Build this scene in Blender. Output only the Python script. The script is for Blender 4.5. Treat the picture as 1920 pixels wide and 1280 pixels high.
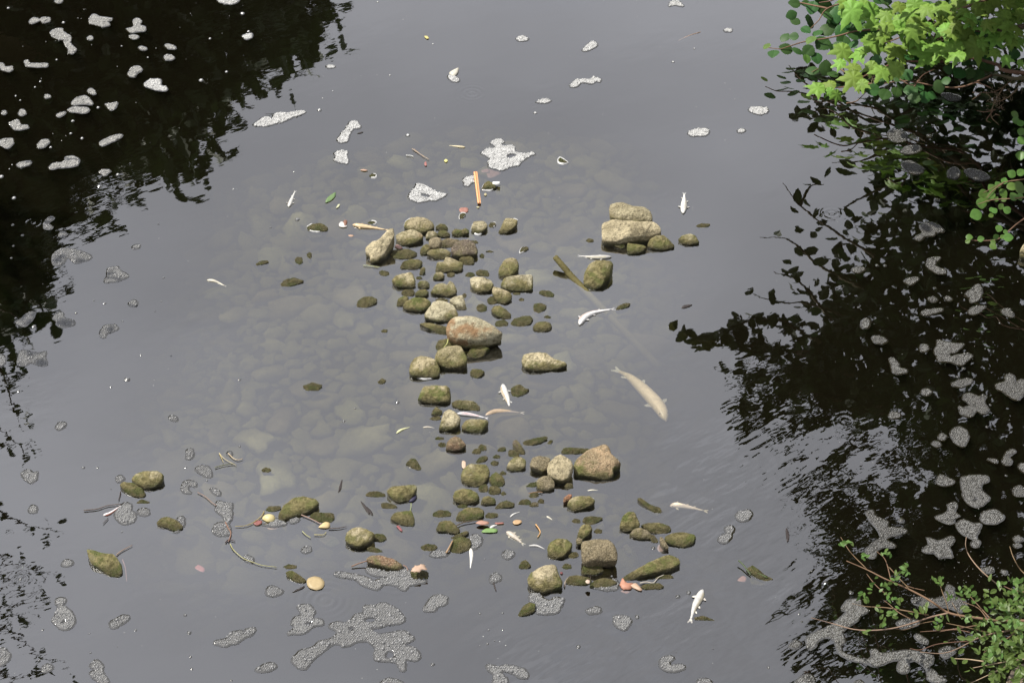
import bpy, math, random
import numpy as np
from mathutils import Vector, Matrix, noise as mnoise
from mathutils.geometry import tessellate_polygon

# ------------------------------------------------------------------ clear
for o in list(bpy.data.objects):
    bpy.data.objects.remove(o)
scene = bpy.context.scene
COL = scene.collection
rng = random.Random(7)
nrg = np.random.default_rng(7)
R_ = math.radians

# ------------------------------------------------------------------ camera
PITCH, DIST, HFOV = 38.0, 15.0, 26.0
TH = math.tan(R_(HFOV / 2))
CAM = Vector((0, -DIST * math.cos(R_(PITCH)), DIST * math.sin(R_(PITCH))))
cd = bpy.data.cameras.new('camera')
cam = bpy.data.objects.new('camera', cd)
COL.objects.link(cam)
cam.location = CAM
cam.rotation_euler = (R_(90 - PITCH), 0, 0)
cd.sensor_width = 36
cd.lens = 18 / TH
cd.clip_end = 2000
scene.camera = cam

# ------------------------------------------------------------------ world and sun
SUN_AZ, SUN_EL = R_(-72), R_(58)            # azimuth from +Y (away from the camera), towards -X
SUN = Vector((math.sin(SUN_AZ) * math.cos(SUN_EL), math.cos(SUN_AZ) * math.cos(SUN_EL), math.sin(SUN_EL)))
w = bpy.data.worlds.new('World')
scene.world = w
w.use_nodes = True
nt = w.node_tree
nt.nodes.clear()
def N(nt, typ, **kw):
    n = nt.nodes.new(typ)
    for k, v in kw.items():
        if k.startswith('i_'):
            n.inputs[k[2:].replace('_', ' ')].default_value = v
        else:
            setattr(n, k, v)
    return n
def math_n(nt, op, a, b=None, c=None, clamp=False):
    n = nt.nodes.new('ShaderNodeMath')
    n.operation = op
    n.use_clamp = clamp
    for i, v in enumerate((a, b, c)):
        if v is None:
            continue
        if isinstance(v, (int, float)):
            n.inputs[i].default_value = v
        else:
            nt.links.new(v, n.inputs[i])
    return n.outputs[0]
def mixc(nt, fac, a, b, blend='MIX'):
    n = nt.nodes.new('ShaderNodeMix')
    n.data_type = 'RGBA'
    n.blend_type = blend
    for s, v in ((n.inputs[0], fac), (n.inputs[6], a), (n.inputs[7], b)):
        if isinstance(v, (int, float)):
            s.default_value = v
        elif isinstance(v, (tuple, list)):
            s.default_value = (*v[:3], 1)
        else:
            nt.links.new(v, s)
    return n.outputs[2]
def ramp(nt, fac, p0, p1):
    n = nt.nodes.new('ShaderNodeMapRange')
    n.interpolation_type = 'SMOOTHSTEP'
    n.inputs['From Min'].default_value = p0
    n.inputs['From Max'].default_value = p1
    nt.links.new(fac, n.inputs['Value'])
    return n.outputs[0]
def noise_n(nt, vec, scale, detail=3, rough=.5):
    n = nt.nodes.new('ShaderNodeTexNoise')
    n.inputs['Scale'].default_value = scale
    n.inputs['Detail'].default_value = detail
    n.inputs['Roughness'].default_value = rough
    if vec is not None:
        nt.links.new(vec, n.inputs['Vector'])
    return n.outputs[0]

sky = N(nt, 'ShaderNodeTexSky')
sky.sky_type = 'NISHITA'
sky.sun_disc = False
sky.sun_elevation = SUN_EL
sky.sun_rotation = SUN_AZ
sky.air_density = 1.5
sky.dust_density = 4
tc = N(nt, 'ShaderNodeTexCoord')
mp = N(nt, 'ShaderNodeMapping')
mp.inputs['Scale'].default_value = (1.0, 1.0, 2.4)
nt.links.new(tc.outputs['Generated'], mp.inputs['Vector'])
cl = noise_n(nt, mp.outputs[0], 2.2, 5, .55)
cover = ramp(nt, cl, .28, .52)
dot = N(nt, 'ShaderNodeVectorMath', operation='DOT_PRODUCT')
nt.links.new(tc.outputs['Generated'], dot.inputs[0])
dot.inputs[1].default_value = SUN
glow = math_n(nt, 'POWER', math_n(nt, 'MAXIMUM', dot.outputs['Value'], 0), 4)
# bright thin overcast, brighter round the sun
lum = math_n(nt, 'ADD', math_n(nt, 'MULTIPLY', glow, 5.6), 4.0)
cl2 = noise_n(nt, mp.outputs[0], 3.6, 4, .5)
lum = math_n(nt, 'MULTIPLY', lum, math_n(nt, 'ADD', math_n(nt, 'MULTIPLY', cl2, .9), .52))
cloud = N(nt, 'ShaderNodeVectorMath', operation='SCALE')
cloud.inputs[0].default_value = (.97, .985, 1.07)
nt.links.new(lum, cloud.inputs['Scale'])
skyc = mixc(nt, math_n(nt, 'ADD', math_n(nt, 'MULTIPLY', cover, .22), .78), sky.outputs[0], cloud.outputs[0])
bg = N(nt, 'ShaderNodeBackground')
bg.inputs['Strength'].default_value = .1
nt.links.new(skyc, bg.inputs['Color'])
wo = N(nt, 'ShaderNodeOutputWorld')
nt.links.new(bg.outputs[0], wo.inputs['Surface'])

sl = bpy.data.lights.new('sun', 'SUN')
sl.energy = 3.5
sl.angle = R_(0.6)
sl.color = (1, .95, .86)
so = bpy.data.objects.new('sun', sl)
COL.objects.link(so)
so.rotation_euler = SUN.to_track_quat('Z', 'Y').to_euler()

scene.view_settings.view_transform = 'Standard'
scene.view_settings.look = 'None'
scene.view_settings.gamma = 1
scene.view_settings.use_curve_mapping = False
scene.view_settings.exposure = 0.5
scene.render.engine = 'CYCLES'
scene.cycles.use_denoising = True
scene.cycles.max_bounces = 6
scene.cycles.transparent_max_bounces = 12
scene.cycles.volume_bounces = 0
scene.cycles.caustics_reflective = False
scene.cycles.caustics_refractive = False

# ------------------------------------------------------------------ pixel <-> place
ca, sa = math.cos(R_(PITCH)), math.sin(R_(PITCH))
def ray(px, py):
    x = (px - 960) / 960 * TH
    y = -(py - 640) / 960 * TH
    return np.array([x, ca + y * sa, -sa + y * ca])
def P(px, py, z=0.0):
    """the point at height z that the photograph shows at this pixel"""
    d = ray(px, py)
    t = (z - CAM[2]) / d[2]
    return np.array(CAM) + d * t
def RF(px, py, h):
    """the point at height h whose mirror image in the water the photograph shows at this pixel"""
    p = P(px, py, -h)
    p[2] = h
    return p
def proj(p):
    v = np.asarray(p) - np.array(CAM)
    f = v[..., 1] * ca - v[..., 2] * sa
    u = v[..., 1] * sa + v[..., 2] * ca
    f = np.where(f < .01, .01, f)
    return 960 + v[..., 0] / f / TH * 960, 640 - u / f / TH * 960
def in_frame(p, m=25):
    x, y = proj(p)
    return (x > -m) & (x < 1920 + m) & (y > -m) & (y < 1280 + m)
# the close-ups from which outlines were read: origin and magnification
FR = dict(A=(640, 360, 4.17), B=(640, 640, 4.17), C=(640, 860, 4.17), D=(960, 360, 4.17), E=(960, 800, 4.17),
          F=(140, 830, 3.84), G=(480, 240, 4), H=(960, 0, 4), L=(960, 960, 4), M=(840, 240, 8), N=(0, 0, 4), O=(480, 0, 4),
          p=(0, 320, 4), Q=(0, 640, 4), S=(0, 960, 4), T=(480, 960, 4), U=(1080, 560, 5.333), W=(0, 0, 1),
          r1=(1400, 0, 3.69), r2=(1400, 280, 3.69), r3=(1400, 580, 3.69), r4=(1400, 933, 3.69))
def px(f, pts):
    x0, y0, k = FR[f]
    return [(x0 + x / k, y0 + y / k) for x, y, *_ in pts]
def nums(s):
    v = [float(t) for t in s.replace(',', ' ').split()]
    return list(zip(v[0::2], v[1::2]))

# ------------------------------------------------------------------ objects
def mesh_obj(name, verts, faces, mat=None, parent=None, smooth=True, loc=None):
    me = bpy.data.meshes.new(name)
    if loc is not None:
        verts = np.asarray(verts) - np.asarray(loc)
    me.from_pydata([tuple(map(float, v)) for v in verts], [], [tuple(f) for f in faces])
    if smooth:
        me.polygons.foreach_set('use_smooth', [True] * len(me.polygons))
    me.update()
    if mat is not None:
        me.materials.append(mat)
    return link(name, me, parent, loc)
def link(name, me, parent=None, loc=None):
    o = bpy.data.objects.new(name, me)
    COL.objects.link(o)
    if loc is not None:
        o.location = loc
    if parent is not None:
        o.parent = parent
    return o
def empty(name, loc):
    o = bpy.data.objects.new(name, None)
    o.empty_display_size = .1
    COL.objects.link(o)
    o.location = loc
    return o
def tag(o, label=None, cat=None, group=None, kind=None):
    for k, v in (('label', label), ('category', cat), ('group', group), ('kind', kind)):
        if v:
            o[k] = v
    return o
def bulk(name, V, F, mat, parent=None, loc=(0, 0, 0), smooth=False):
    """many faces of one size at once: V (n,3), F (m,k)"""
    me = bpy.data.meshes.new(name)
    V = np.asarray(V, dtype=np.float32) - np.asarray(loc, dtype=np.float32)
    F = np.asarray(F, dtype=np.int32)
    me.vertices.add(len(V)); me.vertices.foreach_set('co', V.ravel())
    me.loops.add(F.size); me.loops.foreach_set('vertex_index', F.ravel())
    me.polygons.add(len(F)); me.polygons.foreach_set('loop_start', np.arange(0, F.size, F.shape[1], dtype=np.int32))
    me.polygons.foreach_set('use_smooth', np.full(len(F), smooth))
    me.update(calc_edges=True)
    me.validate()
    if mat: me.materials.append(mat)
    return link(name, me, parent, loc if parent is None else None)

# ------------------------------------------------------------------ materials
def new_mat(name):
    m = bpy.data.materials.new(name)
    m.use_nodes = True
    nt = m.node_tree
    nt.nodes.clear()
    out = nt.nodes.new('ShaderNodeOutputMaterial')
    return m, nt, out
def simple(name, col, rough=.6, spec=.4, var=.25, scale=40, bump=.0, trans=0.0, objcol=False):
    m, nt, out = new_mat(name)
    b = nt.nodes.new('ShaderNodeBsdfPrincipled')
    g = nt.nodes.new('ShaderNodeNewGeometry')
    nz = noise_n(nt, g.outputs['Position'], scale, 4, .6)
    oi = nt.nodes.new('ShaderNodeObjectInfo')
    base = oi.outputs['Color'] if objcol else (*col, 1)
    hsv = nt.nodes.new('ShaderNodeHueSaturation')
    if objcol: nt.links.new(base, hsv.inputs['Color'])
    else: hsv.inputs['Color'].default_value = base
    v = math_n(nt, 'ADD', math_n(nt, 'MULTIPLY', nz, 2 * var), 1 - var)
    v = math_n(nt, 'MULTIPLY', v, math_n(nt, 'ADD', math_n(nt, 'MULTIPLY', oi.outputs['Random'], var), 1 - var / 2))
    nt.links.new(v, hsv.inputs['Value'])
    nt.links.new(math_n(nt, 'ADD', math_n(nt, 'MULTIPLY', oi.outputs['Random'], .04), .48), hsv.inputs['Hue'])
    nt.links.new(hsv.outputs[0], b.inputs['Base Color'])
    b.inputs['Roughness'].default_value = rough
    b.inputs['Specular IOR Level'].default_value = spec
    if bump:
        bp = nt.nodes.new('ShaderNodeBump')
        bp.inputs['Distance'].default_value = bump
        nt.links.new(noise_n(nt, g.outputs['Position'], scale * 2, 5, .65), bp.inputs['Height'])
        nt.links.new(bp.outputs[0], b.inputs['Normal'])
    if trans:
        t = nt.nodes.new('ShaderNodeBsdfTranslucent')
        nt.links.new(hsv.outputs[0], t.inputs['Color'])
        mx = nt.nodes.new('ShaderNodeMixShader')
        mx.inputs[0].default_value = trans
        nt.links.new(b.outputs[0], mx.inputs[1]); nt.links.new(t.outputs[0], mx.inputs[2])
        nt.links.new(mx.outputs[0], out.inputs['Surface'])
    else:
        nt.links.new(b.outputs[0], out.inputs['Surface'])
    return m

def stone_material():
    m, nt, out = new_mat('river_stone')
    b = nt.nodes.new('ShaderNodeBsdfPrincipled')
    g = nt.nodes.new('ShaderNodeNewGeometry')
    oi = nt.nodes.new('ShaderNodeObjectInfo')
    tc = nt.nodes.new('ShaderNodeTexCoord')
    va = nt.nodes.new('ShaderNodeVectorMath'); va.operation = 'ADD'
    nt.links.new(g.outputs['Position'], va.inputs[0])
    sc = nt.nodes.new('ShaderNodeVectorMath'); sc.operation = 'SCALE'
    sc.inputs[0].default_value = (13, 7, 5)
    nt.links.new(oi.outputs['Random'], sc.inputs['Scale'])
    nt.links.new(sc.outputs[0], va.inputs[1])
    pos = va.outputs[0]
    at = nt.nodes.new('ShaderNodeAttribute'); at.attribute_type = 'OBJECT'; at.attribute_name = 'dry'
    am = nt.nodes.new('ShaderNodeAttribute'); am.attribute_type = 'OBJECT'; am.attribute_name = 'moss'
    ar = nt.nodes.new('ShaderNodeAttribute'); ar.attribute_type = 'OBJECT'; ar.attribute_name = 'rust'
    sep = nt.nodes.new('ShaderNodeSeparateXYZ'); nt.links.new(g.outputs['Position'], sep.inputs[0])
    z = sep.outputs['Z']
    n1 = noise_n(nt, pos, 9, 4, .6)
    n2 = noise_n(nt, pos, 38, 4, .65)
    n3 = noise_n(nt, pos, 170, 3, .6)
    # dry rock: own colour, mottled and speckled
    rock = mixc(nt, ramp(nt, n1, .3, .7), oi.outputs['Color'], mixc(nt, .75, oi.outputs['Color'], (.19, .155, .085)))
    rock = mixc(nt, math_n(nt, 'MULTIPLY', ramp(nt, n2, .47, .66), .6), rock, (.10, .085, .05))
    rock = mixc(nt, math_n(nt, 'MULTIPLY', ramp(nt, n3, .54, .66), .65), rock, (.06, .05, .035))
    rock = mixc(nt, math_n(nt, 'MULTIPLY', ramp(nt, n3, .48, .34), .5), rock, (.70, .60, .42))
    rustm = math_n(nt, 'MULTIPLY', ramp(nt, noise_n(nt, pos, 6.5, 4, .6), .46, .6), ar.outputs['Fac'])
    rock = mixc(nt, rustm, rock, (.30, .15, .06))
    # algae: grows from the waterline up to a ragged line, thicker where mossy
    olive = mixc(nt, ramp(nt, n2, .32, .68), (.095, .082, .026), (.31, .265, .12))
    olive = mixc(nt, math_n(nt, 'MULTIPLY', ramp(nt, noise_n(nt, pos, 14, 4, .6), .45, .62), am.outputs['Fac']), olive, (.125, .14, .035))
    olive = mixc(nt, math_n(nt, 'MULTIPLY', ramp(nt, n3, .55, .7), .6), olive, (.03, .028, .01))
    line = math_n(nt, 'SUBTRACT', math_n(nt, 'SUBTRACT', z, math_n(nt, 'MULTIPLY', at.outputs['Fac'], .62)), math_n(nt, 'MULTIPLY', math_n(nt, 'SUBTRACT', n1, .5), .16))
    line = math_n(nt, 'SUBTRACT', line, math_n(nt, 'MULTIPLY', math_n(nt, 'SUBTRACT', n2, .5), .07))
    dry = ramp(nt, line, -.012, .03)
    col = mixc(nt, dry, olive, rock)
    wet = ramp(nt, math_n(nt, 'SUBTRACT', z, math_n(nt, 'MULTIPLY', n2, .03)), .026, -.004)
    col = mixc(nt, math_n(nt, 'MULTIPLY', wet, .64), col, (.018, .016, .007))
    nt.links.new(col, b.inputs['Base Color'])
    rg = math_n(nt, 'ADD', math_n(nt, 'MULTIPLY', dry, .25), .55)
    rg = math_n(nt, 'SUBTRACT', rg, math_n(nt, 'MULTIPLY', wet, .25))
    nt.links.new(rg, b.inputs['Roughness'])
    b.inputs['Specular IOR Level'].default_value = .35
    bp = nt.nodes.new('ShaderNodeBump'); bp.inputs['Distance'].default_value = .022
    h = math_n(nt, 'ADD', math_n(nt, 'MULTIPLY', n2, .9), math_n(nt, 'MULTIPLY', n3, .5))
    h = math_n(nt, 'ADD', h, math_n(nt, 'MULTIPLY', n1, .8))
    nt.links.new(h, bp.inputs['Height'])
    nt.links.new(bp.outputs[0], b.inputs['Normal'])
    nt.links.new(b.outputs[0], out.inputs['Surface'])
    return m

def water_material():
    m, nt, out = new_mat('murky_water')
    g = nt.nodes.new('ShaderNodeNewGeometry')
    pos = g.outputs['Position']
    def gauss(pxx, pyy, r):
        c = P(pxx, pyy)
        d = nt.nodes.new('ShaderNodeVectorMath'); d.operation = 'DISTANCE'
        nt.links.new(pos, d.inputs[0]); d.inputs[1].default_value = c
        q = math_n(nt, 'DIVIDE', d.outputs['Value'], r)
        return math_n(nt, 'EXPONENT', math_n(nt, 'MULTIPLY', math_n(nt, 'MULTIPLY', q, q), -1)), d.outputs['Value']
    # where the current breaks round the stones and under the banks
    rough = None
    for (x, y, r, k) in ((1430, 710, .36, .7), (1480, 900, .6, 1.0), (1560, 1080, .7, 1.0), (1640, 830, .45, .7), (1340, 1180, .8, .35),
                         (500, 40, .4, .35), (60, 450, .5, .5), (30, 760, .4, .5), (60, 1120, .6, .4), (1420, 1080, .7, .6), (1720, 1150, .9, .5), (160, 330, .4, .35)):
        gq, _ = gauss(x, y, r)
        gq = math_n(nt, 'MULTIPLY', gq, k)
        rough = gq if rough is None else math_n(nt, 'MAXIMUM', rough, gq)
    mp1 = nt.nodes.new('ShaderNodeMapping'); mp1.vector_type = 'TEXTURE'; mp1.inputs['Rotation'].default_value = (0, 0, R_(30)); mp1.inputs['Scale'].default_value = (1, .62, 1)
    nt.links.new(pos, mp1.inputs['Vector'])
    big = noise_n(nt, mp1.outputs[0], 3.2, 2, .5)
    small = noise_n(nt, mp1.outputs[0], 9.0, 2, .55)
    h = math_n(nt, 'MULTIPLY', small, math_n(nt, 'ADD', math_n(nt, 'MULTIPLY', rough, .0011), .00008))
    h = math_n(nt, 'ADD', h, math_n(nt, 'MULTIPLY', big, math_n(nt, 'ADD', math_n(nt, 'MULTIPLY', rough, .0032), .0004)))
    for (x, y, r, a) in ((60, 417, .08, .0012), (1585, 788, .06, .0006), (38, 1085, .06, .0005), (1560, 400, .07, .0008), (745, 1070, .15, .0003), (885, 175, .10, .0005), (610, 1125, .16, .0003)):
        gq, d = gauss(x, y, r)
        s = math_n(nt, 'SINE', math_n(nt, 'MULTIPLY', d, 2 * math.pi / .045))
        h = math_n(nt, 'ADD', h, math_n(nt, 'MULTIPLY', math_n(nt, 'MULTIPLY', s, gq), a * .4))
    # long low waves where the tail of the shoal speeds the current
    riffle = None
    for (x, y, r) in ((1400, 890, .45), (1330, 1010, .5), (1240, 1180, .6), (1450, 1130, .5), (1120, 1240, .45)):
        gq, _ = gauss(x, y, r)
        riffle = gq if riffle is None else math_n(nt, 'MAXIMUM', riffle, gq)
    mp2 = nt.nodes.new('ShaderNodeMapping'); mp2.vector_type = 'TEXTURE'; mp2.inputs['Rotation'].default_value = (0, 0, R_(40)); mp2.inputs['Scale'].default_value = (2.2, .75, 1)
    nt.links.new(pos, mp2.inputs['Vector'])
    h = math_n(nt, 'ADD', h, math_n(nt, 'MULTIPLY', noise_n(nt, mp2.outputs[0], 3.4, 3, .55), math_n(nt, 'ADD', math_n(nt, 'MULTIPLY', riffle, .020), .0003)))
    bp = nt.nodes.new('ShaderNodeBump'); bp.inputs['Distance'].default_value = 1
    nt.links.new(h, bp.inputs['Height'])
    fr = nt.nodes.new('ShaderNodeFresnel'); fr.inputs['IOR'].default_value = 1.33
    nt.links.new(bp.outputs[0], fr.inputs['Normal'])
    fac = math_n(nt, 'MULTIPLY_ADD', fr.outputs[0], 5.7, .122, clamp=True)
    gl = nt.nodes.new('ShaderNodeBsdfGlossy'); gl.inputs['Roughness'].default_value = .015
    gl.inputs['Color'].default_value = (1, 1, 1, 1)
    nt.links.new(bp.outputs[0], gl.inputs['Normal'])
    tr = nt.nodes.new('ShaderNodeBsdfTransparent')
    mx = nt.nodes.new('ShaderNodeMixShader')
    nt.links.new(fac, mx.inputs[0]); nt.links.new(tr.outputs[0], mx.inputs[1]); nt.links.new(gl.outputs[0], mx.inputs[2])
    nt.links.new(mx.outputs[0], out.inputs['Surface'])
    vs = nt.nodes.new('ShaderNodeVolumeScatter'); vs.inputs['Color'].default_value = (.95, .82, .55, 1); vs.inputs['Density'].default_value = .36
    va = nt.nodes.new('ShaderNodeVolumeAbsorption'); va.inputs['Color'].default_value = (.36, .35, .17, 1); va.inputs['Density'].default_value = 9.2
    ad = nt.nodes.new('ShaderNodeAddShader')
    nt.links.new(vs.outputs[0], ad.inputs[0]); nt.links.new(va.outputs[0], ad.inputs[1])
    nt.links.new(ad.outputs[0], out.inputs['Volume'])
    return m

def foam_material():
    m, nt, out = new_mat('foam')
    b = nt.nodes.new('ShaderNodeBsdfPrincipled')
    oi = nt.nodes.new('ShaderNodeObjectInfo')
    g = nt.nodes.new('ShaderNodeNewGeometry')
    sep = nt.nodes.new('ShaderNodeSeparateXYZ'); nt.links.new(g.outputs['Normal'], sep.inputs[0])
    n1 = noise_n(nt, g.outputs['Position'], 26, 3, .6)
    n2 = noise_n(nt, g.outputs['Position'], 85, 2, .6)
    n3 = noise_n(nt, g.outputs['Position'], 260, 2, .6)
    # thin bubble walls: pale on the crowns, dark water showing through between them
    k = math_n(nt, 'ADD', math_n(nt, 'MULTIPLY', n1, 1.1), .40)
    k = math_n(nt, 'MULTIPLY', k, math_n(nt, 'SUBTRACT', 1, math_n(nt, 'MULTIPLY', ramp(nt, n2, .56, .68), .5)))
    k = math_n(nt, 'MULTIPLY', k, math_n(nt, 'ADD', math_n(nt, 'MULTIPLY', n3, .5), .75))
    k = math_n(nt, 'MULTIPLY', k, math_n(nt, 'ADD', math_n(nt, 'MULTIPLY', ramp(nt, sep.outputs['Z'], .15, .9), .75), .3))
    s = nt.nodes.new('ShaderNodeVectorMath'); s.operation = 'SCALE'
    nt.links.new(oi.outputs['Color'], s.inputs[0]); nt.links.new(k, s.inputs['Scale'])
    nt.links.new(s.outputs[0], b.inputs['Base Color'])
    b.inputs['Roughness'].default_value = .18
    b.inputs['Specular IOR Level'].default_value = .5
    nt.links.new(b.outputs[0], out.inputs['Surface'])
    return m

def rim_material():
    """water drawn up against the edge of a foam patch"""
    m, nt, out = new_mat('water_film')
    gl = nt.nodes.new('ShaderNodeBsdfGlossy'); gl.inputs['Roughness'].default_value = .05
    df = nt.nodes.new('ShaderNodeBsdfDiffuse'); df.inputs['Color'].default_value = (.025, .022, .014, 1)
    fr = nt.nodes.new('ShaderNodeFresnel'); fr.inputs['IOR'].default_value = 1.33
    mx = nt.nodes.new('ShaderNodeMixShader')
    nt.links.new(math_n(nt, 'MULTIPLY_ADD', fr.outputs[0], 4.7, .09, clamp=True), mx.inputs[0])
    nt.links.new(df.outputs[0], mx.inputs[1]); nt.links.new(gl.outputs[0], mx.inputs[2])
    nt.links.new(mx.outputs[0], out.inputs['Surface'])
    return m

M_STONE = stone_material()
M_WATER = water_material()
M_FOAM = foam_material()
M_RIM = rim_material()
M_FILM = simple('foam_film', (.16, .16, .155), .3, .5, .6, 90)
M_BED = simple('river_silt', (.07, .062, .036), .9, .1, .35, 6, .02)
M_BEDSTONE = simple('silted_stone', (.21, .19, .095), .9, .1, .5, 16, .012)
M_BANK = simple('bank_soil', (.055, .06, .022), .95, .1, .5, 3, .05)
M_BARK = simple('bark', (.11, .085, .055), .85, .2, .35, 25, .01)
M_TWIG = simple('twig', (.20, .125, .075), .7, .3, .3, 30)
M_DRYTWIG = simple('dry_straw', (.34, .25, .17), .8, .2, .4, 30)
M_CROWN = simple('alder_foliage', (.028, .05, .014), .6, .25, .45, 3, 0, .12)
M_FAR = simple('bank_foliage', (.03, .05, .014), .6, .2, .5, 2, 0, .12)
M_PLANE = simple('plane_leaf', (.205, .345, .06), .55, .25, .45, 22, 0, .16)
M_ALDER = simple('alder_leaf', (.050, .125, .032), .5, .3, .35, 30, 0, .22)
M_ALDER2 = simple('alder_leaf_pale', (.13, .25, .05), .42, .5, .35, 30, 0, .3)
M_SHRUB = simple('shrub_leaf', (.12, .21, .045), .45, .45, .4, 30, 0, .3)
M_OBJ = simple('litter', (1, 1, 1), .5, .4, .22, 45, 0, 0, True)
M_FISH = simple('fish_skin', (1, 1, 1), .35, .4, .42, 38, 0, 0, True)
M_EYE = simple('fish_eye', (.02, .018, .015), .2, .6, .1, 10)
M_LOG = simple('waterlogged_wood', (.12, .10, .04), .8, .25, .45, 28, .008)
# ------------------------------------------------------------------ setting: river bed, banks, water
def lerp(a, b, t):
    return a + (b - a) * t
def sstep(a, b, x):
    t = np.clip((x - a) / (b - a), 0, 1)
    return t * t * (3 - 2 * t)
# shallow shoal (seen through the murk) and deep channels on either side
SHOAL = [tuple(P(x, y)[:2]) for x, y in ((330, 290), (560, 200), (900, 140), (1280, 190), (1390, 420), (1390, 640), (1340, 860), (1430, 1030), (1320, 1140), (900, 1130), (600, 1150), (330, 1180), (150, 1040), (120, 800), (230, 540))]
def poly_dist(x, y, poly):
    """signed distance to a polygon (inside positive), arrays"""
    x = np.asarray(x, float); y = np.asarray(y, float)
    ins = np.zeros(x.shape, bool); dm = np.full(x.shape, 1e9)
    n = len(poly)
    for i in range(n):
        (x1, y1), (x2, y2) = poly[i], poly[(i + 1) % n]
        cond = ((y1 > y) != (y2 > y))
        ins ^= cond & (x < (x2 - x1) * (y - y1) / ((y2 - y1) if y2 != y1 else 1e-9) + x1)
        l2 = (x2 - x1) ** 2 + (y2 - y1) ** 2 + 1e-12
        t = np.clip(((x - x1) * (x2 - x1) + (y - y1) * (y2 - y1)) / l2, 0, 1)
        dm = np.minimum(dm, np.hypot(x - x1 - t * (x2 - x1), y - y1 - t * (y2 - y1)))
    return np.where(ins, dm, -dm)
def bed_z(x, y):
    d = poly_dist(x, y, SHOAL)
    z = lerp(-.95, -.12, sstep(-1.5, 1.0, d))
    # banks
    right = 4.55 + .25 * np.sin(y * .5) + np.maximum(0, y - 8) * .02
    left = -7.4 + .4 * np.sin(y * .35) - np.maximum(0, y - 6) * .05
    up = np.maximum(x - right, left - x)
    z = np.where(up > -1.2, np.maximum(z, lerp(-.95, .35, sstep(-1.2, .3, up))), z)
    z = z + np.where(up > .3, np.minimum((up - .3) * .55, 3.2), 0)
    return z
xs = np.concatenate([np.linspace(-400, -22, 12), np.linspace(-20, -5, 31), np.linspace(-4.8, 5.2, 101), np.linspace(5.5, 20, 30), np.linspace(22, 400, 12)])
ys = np.concatenate([np.linspace(-60, -6.5, 16), np.linspace(-6, 8, 113), np.linspace(8.5, 30, 44), np.linspace(34, 500, 18)])
GX, GY = np.meshgrid(xs, ys)
GZ = bed_z(GX, GY)
for j in range(GZ.shape[0]):
    for i in range(GZ.shape[1]):
        if abs(GX[j, i]) < 25:
            GZ[j, i] += mnoise.noise(Vector((GX[j, i] * 1.7, GY[j, i] * 1.7, 0))) * .035
nx, ny = len(xs), len(ys)
idx = np.arange(nx * ny).reshape(ny, nx)
F = np.stack([idx[:-1, :-1], idx[:-1, 1:], idx[1:, 1:], idx[1:, :-1]], -1).reshape(-1, 4)
ground = bulk('riverbed', np.stack([GX, GY, GZ], -1).reshape(-1, 3), F, M_BED, smooth=True)
ground['kind'] = 'structure'
ground.data.materials.append(M_BANK)
fz = GZ.ravel()[F].mean(1)
ground.data.polygons.foreach_set('material_index', (fz > .12).astype(np.int32))

x0, x1, y0, y1, zb = -60, 60, -40, 140, -1.5
V = [(x0, y0, zb), (x1, y0, zb), (x1, y1, zb), (x0, y1, zb), (x0, y0, 0), (x1, y0, 0), (x1, y1, 0), (x0, y1, 0)]
water = mesh_obj('water', V, [(0, 3, 2, 1), (4, 5, 6, 7), (0, 1, 5, 4), (1, 2, 6, 5), (2, 3, 7, 6), (3, 0, 4, 7)], M_WATER, smooth=False)
water['kind'] = 'structure'

# ------------------------------------------------------------------ curves
def closed_curve(pts, n, k=.38):
    """n points evenly spread along a smooth closed curve through pts"""
    p = np.array(pts, float)
    m = len(p)
    t = np.arange(0, m, .1)
    i = t.astype(int); f = (t - i)[:, None]
    a, b, c, d = p[(i - 1) % m], p[i % m], p[(i + 1) % m], p[(i + 2) % m]
    m1, m2 = (c - a) * k, (d - b) * k
    q = (2 * f ** 3 - 3 * f ** 2 + 1) * b + (f ** 3 - 2 * f ** 2 + f) * m1 + (-2 * f ** 3 + 3 * f ** 2) * c + (f ** 3 - f ** 2) * m2
    seg = np.hypot(*(np.roll(q, -1, 0) - q).T)
    s = np.concatenate([[0], np.cumsum(seg)])
    u = np.linspace(0, s[-1], n, endpoint=False)
    q2 = np.vstack([q, q[:1]])
    return np.stack([np.interp(u, s, q2[:, j]) for j in range(q.shape[1])], 1)
def open_curve(pts, n):
    p = np.array(pts, float)
    if len(p) == 2:
        t = np.linspace(0, 1, n)[:, None]
        return p[0] * (1 - t) + p[1] * t
    e = np.vstack([2 * p[0] - p[1], p, 2 * p[-1] - p[-2]])
    out = []
    m = len(p) - 1
    for t in np.linspace(0, m - 1e-6, n):
        i = int(t); f = t - i
        a, b, c, d = e[i:i + 4]
        out.append(.5 * (2 * b + (c - a) * f + (2 * a - 5 * b + 4 * c - d) * f ** 2 + (3 * b - a - 3 * c + d) * f ** 3))
    return np.array(out)
def tube(pts, r0, r1, sides=6, n=None):
    p = open_curve(pts, n or max(4, len(pts) * 4))
    n = len(p)
    V, F = [], []
    for i in range(n):
        d = p[min(i + 1, n - 1)] - p[max(i - 1, 0)]
        d = d / (np.linalg.norm(d) + 1e-9)
        a = np.cross(d, (0, 0, 1) if abs(d[2]) < .9 else (1, 0, 0)); a /= np.linalg.norm(a)
        b = np.cross(d, a)
        r = lerp(r0, r1, i / (n - 1))
        for k in range(sides):
            t = 2 * math.pi * k / sides
            V.append(p[i] + r * (math.cos(t) * a + math.sin(t) * b))
    for i in range(n - 1):
        for k in range(sides):
            F.append((i * sides + k, i * sides + (k + 1) % sides, (i + 1) * sides + (k + 1) % sides, (i + 1) * sides + k))
    F.append(tuple(range(sides))[::-1]); F.append(tuple(range((n - 1) * sides, n * sides)))
    return V, F
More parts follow.
